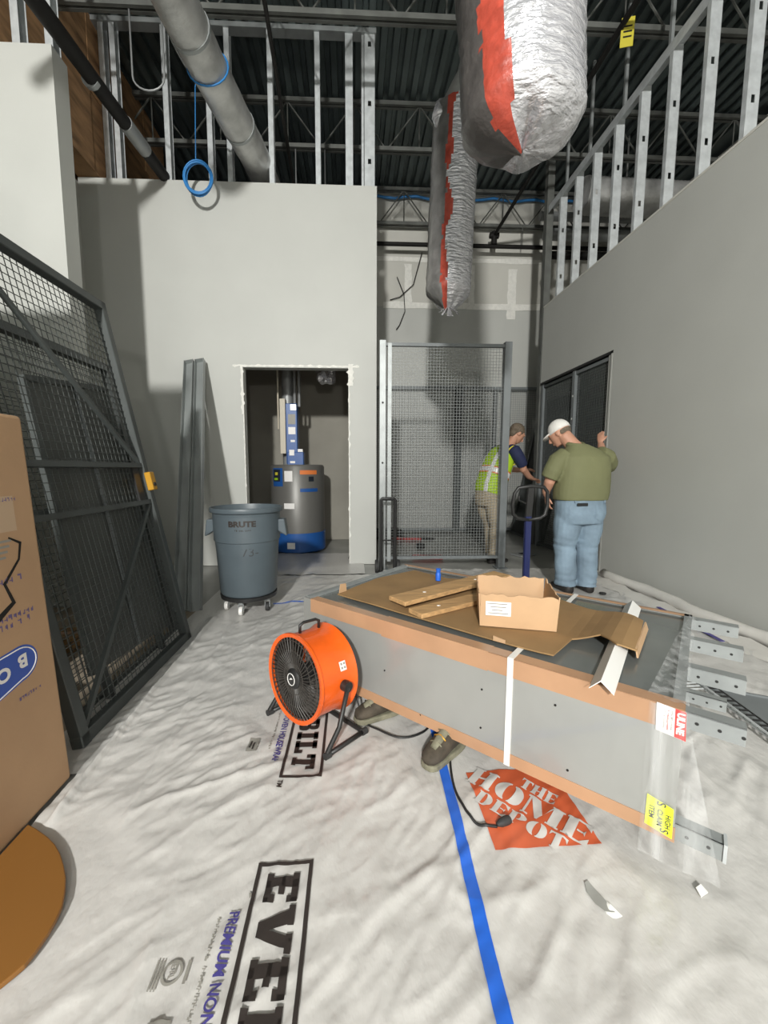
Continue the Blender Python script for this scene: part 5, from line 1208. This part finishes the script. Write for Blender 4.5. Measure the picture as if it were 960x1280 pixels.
b = M(); b.tube([G.p(-0.055+0.075*cos(a), 0.04+0.085*sin(a), 1.462+0.02*sin(a)) for a in [2*pi*i/24 for i in range(24)]], 0.016, 8, closed=True, flat=1.6); b.obj('collar', POLO, sh, smooth=True)
# jeans
b = M()
b.loft([G.ring(0.0, 0.0, 0.70, .215, .15), G.ring(0, -0.005, 0.80, .235, .165), G.ring(0, 0.0, 0.90, .235, .16), G.ring(0, 0, 0.965, .232, .152)], 24, e=2.5)
G.limb(b, [(-0.105, 0, 0.82), (-0.118, 0.01, 0.62), (-0.12, 0.025, 0.46), (-0.115, 0.0, 0.25), (-0.115, -0.005, 0.075)], [0.128, 0.122, 0.103, 0.100, 0.098], 16)
G.limb(b, [(0.105, 0, 0.82), (0.112, 0.0, 0.62), (0.108, 0.02, 0.46), (0.105, -0.005, 0.25), (0.10, -0.015, 0.06)], [0.128, 0.122, 0.103, 0.100, 0.100], 16)
jn = remesh_obj(b, 'jeans', JEANS, pm, 0.009, 4)
_nr = [q.normal.copy() for q in jn.data.vertices]
for q, nq in zip(jn.data.vertices, _nr):   # cloth folds at knee and ankle
    c = q.co; k = max(0, 1 - abs(c.z-0.45)/0.14) + max(0, 1 - abs(c.z-0.14)/0.13)
    c += nq*(0.016*k*noise.noise(V((c.x*6, c.y*6, c.z*24))) + 0.007*noise.noise(c*9))
def gx(p): return (p-G.o).dot(G.r)
def gy(p): return (p-G.o).dot(G.f)
for x in (-0.118, 0.122):
    split_part(jn, lambda p, x=x: gy(p) < -0.03 and abs(gx(p)-x) < 0.068 and 0.735 + abs(gx(p)-x)*0.35 < p.z < 0.885, 'back_pocket', JEANS, 0.005)
M().box(G.p(-0.085, -0.168, 0.892), (0.105, 0.014, 0.028), Matrix((G.r, G.f, UP)).transposed()).obj('phone', BLACKP, None, 'black phone sticking out of the jeans back pocket', 'phone', bevel=0.003)
for x in (0.03, -0.14, 0.16): M().box(G.p(x, -0.150 + 0.9*abs(x)**2.2, 0.935), (0.014, 0.012, 0.06), Matrix((G.r, G.f, UP)).transposed()).obj('belt_loop', JEANS, jn)
for s, dx in ((-1, -0.115), (1, 0.10)):
    rr = []
    for (y, hw, z1) in ((-0.10, .034, .085), (-0.06, .042, .10), (0.0, .046, .10), (0.06, .048, .085), (0.13, .05, .062), (0.18, .04, .05), (0.20, .02, .04)): rr.append((G.p(dx + s*0.02*(y+0.1), y, z1/2+0.012), G.r, UP, hw, z1/2))
    M().loft(rr, 16, e=2.6).obj('shoe', BOOT, pm, smooth=True)
# cap and hair
b = M(); vs = []
rings = []
for k in range(8):
    a = radians(-6 + 14*k); rings.append((hq(0, -0.012-0.0*k, 0.035+0.112*sin(a)), Rh @ V((1,0,0)), Rh @ V((0,1,0)), max(.004, .091*cos(a)), max(.004, .108*cos(a))))
b.loft(rings, 24); cp_ = b.obj('cap', CAPW, pm, smooth=True)
b = M(); b.loft([(hq(0, 0.075, 0.042), Rh @ V((1,0,0)), Rh @ V((0,0,1)), .075, .010), (hq(0, 0.13, 0.036), Rh @ V((1,0,0)), Rh @ V((0,0,1)), .070, .005), (hq(0, 0.165, 0.028), Rh @ V((1,0,0)), Rh @ V((0,0,1)), .045, .004)], 16); b.obj('visor', CAPW, cp_, smooth=True)
M().box(hq(0.02, -0.118, 0.035), (0.035, 0.01, 0.016), Rh).obj('strap_buckle', BLACKP, cp_)
M().sphere(hq(0.02, -0.105, 0.07), 0.024, 2, (1, 0.5, 0.7), Rh).obj('rear_opening', DARKST, cp_, smooth=True)
M().sphere(hq(0, -0.026, 0.0), 0.09, 3, (0.84, 0.95, 0.62), Rh).obj('hair', HAIR, pm, smooth=True)
M().tube([G.p(-0.276 + 0.036*cos(a), 0.128 + 0.036*sin(a), 0.972) for a in [2*pi*i/16 for i in range(16)]], 0.007, 6, closed=True).obj('wrist_watch', BLACKP, pm)

# --- worker in the lime vest, bending forward, facing right
K = Fig((1.875, 5.24, 0), radians(72), 1.045)
pvst = thing('person', (1.875, 5.24, 0), 'person in lime safety vest and khaki trousers bending behind the mesh frame', 'person')
b = M(); hc2 = (0.0, 0.31, 1.615); R2, q2 = head_parts(K, b, hc2, radians(-8), radians(-38))
b.tube([K.p(0, 0.16, 1.43), K.p(0, 0.24, 1.52), K.p(0, 0.29, 1.60)], [0.075, 0.058, 0.056], 14)
tl = radians(-22)
def kr(y, z, rx, ry): return (K.p(0, y, z), K.r, (K.f*cos(tl) + UP*sin(tl)), rx, ry)
b.loft([kr(-0.08, 0.92, .16, .11), kr(-0.02, 1.08, .165, .12), kr(0.06, 1.28, .17, .11), kr(0.13, 1.42, .13, .08)], 20, e=2.3)
RA2 = [(0.20, 0.12, 1.40), (0.225, 0.20, 1.26), (0.215, 0.25, 1.17), (0.17, 0.38, 1.08), (0.14, 0.46, 1.055)]
K.limb(b, RA2, [0.055, 0.050, 0.046, 0.036, 0.028]); hand(K, b, (0.138, 0.465, 1.052), (-0.15, 0.97, -0.15), (0, 0, -1), (1, 0.1, 0), 0.4)
LA2 = [(-0.20, 0.12, 1.40), (-0.22, 0.24, 1.26), (-0.20, 0.32, 1.18), (-0.14, 0.46, 1.16), (-0.11, 0.55, 1.16)]
K.limb(b, LA2, [0.055, 0.050, 0.046, 0.036, 0.028]); hand(K, b, (-0.108, 0.555, 1.16), (0.1, 0.98, 0.1), (0, 0, -1), (-1, 0.1, 0), 0.4, thumb=1)
K.limb(b, [(0.09, -0.09, 0.88), (0.10, -0.06, 0.62), (0.105, -0.03, 0.46), (0.11, -0.05, 0.25), (0.11, -0.06, 0.07)], [0.08, 0.075, 0.055, 0.05, 0.04])
K.limb(b, [(-0.09, -0.09, 0.88), (-0.10, -0.04, 0.62), (-0.105, 0.03, 0.46), (-0.11, 0.05, 0.25), (-0.11, 0.06, 0.07)], [0.08, 0.075, 0.055, 0.05, 0.04])
remesh_obj(b, 'body', SKIN, pvst, 0.0075, 4)
b = M()
b.loft([kr(-0.06, 0.98, .175, .14), kr(-0.02, 1.10, .18, .145), kr(0.05, 1.27, .19, .135), kr(0.11, 1.39, .18, .11), kr(0.16, 1.46, .10, .075)], 24, e=2.5)
for s in (-1, 1): K.limb(b, [(s*0.13, 0.115, 1.41), (s*0.195, 0.125, 1.395), (s*0.215, 0.16, 1.33), (s*0.23, 0.205, 1.25), (s*0.226, 0.225, 1.215)], [0.075, 0.078, 0.077, 0.07, 0.066], 14)
remesh_obj(b, 'navy_shirt', NAVY, pvst, 0.009, 5)
b = M()
b.loft([kr(-0.10, 0.86, .19, .15), kr(-0.075, 0.95, .198, .165), kr(-0.02, 1.10, .20, .168), kr(0.05, 1.27, .205, .152), kr(0.105, 1.38, .185, .128), kr(0.15, 1.45, .115, .085)], 28, e=2.6)
vs_ = remesh_obj(b, 'safety_vest', LIME, pvst, 0.009, 5)
axv = (K.p(0, 0.15, 1.45) - K.p(0, -0.10, 0.86)); axo = K.p(0, -0.10, 0.86); axl = axv.length; axv = axv.normalized()
def vs_s(p): return (p-axo).dot(axv)/axl
def vs_x(p): return (p-axo).dot(K.r)
split_part(vs_, lambda p: 0.36 < vs_s(p) < 0.50, 'orange_stripe', ORST)
st_ = split_part(vs_, lambda p: 0.385 < vs_s(p) < 0.475, 'reflective_stripe', SILV, 0.006)
def vertical(p): 
    return abs(abs(vs_x(p)) - 0.115) < 0.024 and vs_s(p) < 0.93
sv = split_part(vs_, vertical, 'reflective_stripe', SILV, 0.008)
# trim around the armhole
M().tube([K.p(0.185 + 0.02*sin(a), 0.115 + 0.10*cos(a), 1.335 + 0.115*sin(a)) for a in [2*pi*i/24 for i in range(24)]], 0.009, 6, closed=True).obj('armhole_trim', SIGNY, vs_, smooth=True)
# trousers
b = M()
b.loft([K.ring(0, -0.09, 0.72, .18, .135), K.ring(0, -0.10, 0.82, .19, .15), K.ring(0, -0.09, 0.92, .185, .14), K.ring(0, -0.07, 0.99, .175, .13)], 22, e=2.4)
K.limb(b, [(0.09, -0.09, 0.82), (0.10, -0.06, 0.62), (0.105, -0.03, 0.46), (0.11, -0.05, 0.25), (0.11, -0.06, 0.07)], [0.115, 0.105, 0.088, 0.082, 0.080], 16)
K.limb(b, [(-0.09, -0.09, 0.82), (-0.10, -0.04, 0.62), (-0.105, 0.03, 0.46), (-0.11, 0.05, 0.25), (-0.11, 0.06, 0.07)], [0.115, 0.105, 0.088, 0.082, 0.080], 16)
kh = remesh_obj(b, 'trousers', KHAKI, pvst, 0.009, 4)
_nr = [q.normal.copy() for q in kh.data.vertices]
for q, nq in zip(kh.data.vertices, _nr):
    c = q.co; k = max(0, 1 - abs(c.z-0.46)/0.15) + max(0, 1 - abs(c.z-0.14)/0.13); c += nq*(0.010*k*noise.noise(V((c.x*6, c.y*6, c.z*22))))
for s, dx, dy in ((1, 0.11, -0.05), (-1, -0.11, 0.07)):
    rr = []
    for (y, hw, z1) in ((-0.09, .032, .08), (-0.05, .04, .095), (0.0, .043, .095), (0.06, .045, .08), (0.12, .046, .06), (0.17, .038, .048), (0.19, .02, .04)): rr.append((K.p(dx, dy+y, z1/2+0.004), K.r, UP, hw, z1/2))
    M().loft(rr, 16, e=2.6).obj('shoe', BOOT, pvst, smooth=True)
b = M(); b.sphere(q2(0, -0.022, 0.045), 0.108, 3, (0.82, 0.98, 0.86), R2)
b.loft([(q2(0, -0.05, 0.02), R2 @ V((1,0,0)), R2 @ V((0,1,0)), .08, .06), (q2(0, -0.06, -0.04), R2 @ V((1,0,0)), R2 @ V((0,1,0)), .068, .045), (q2(0, -0.06, -0.08), R2 @ V((1,0,0)), R2 @ V((0,1,0)), .05, .03)], 16)
for v in b.bm.verts: v.co += V((1, 1, 1))*0.007*noise.noise(v.co*30)
b.obj('hair', HAIR, pvst, smooth=True)
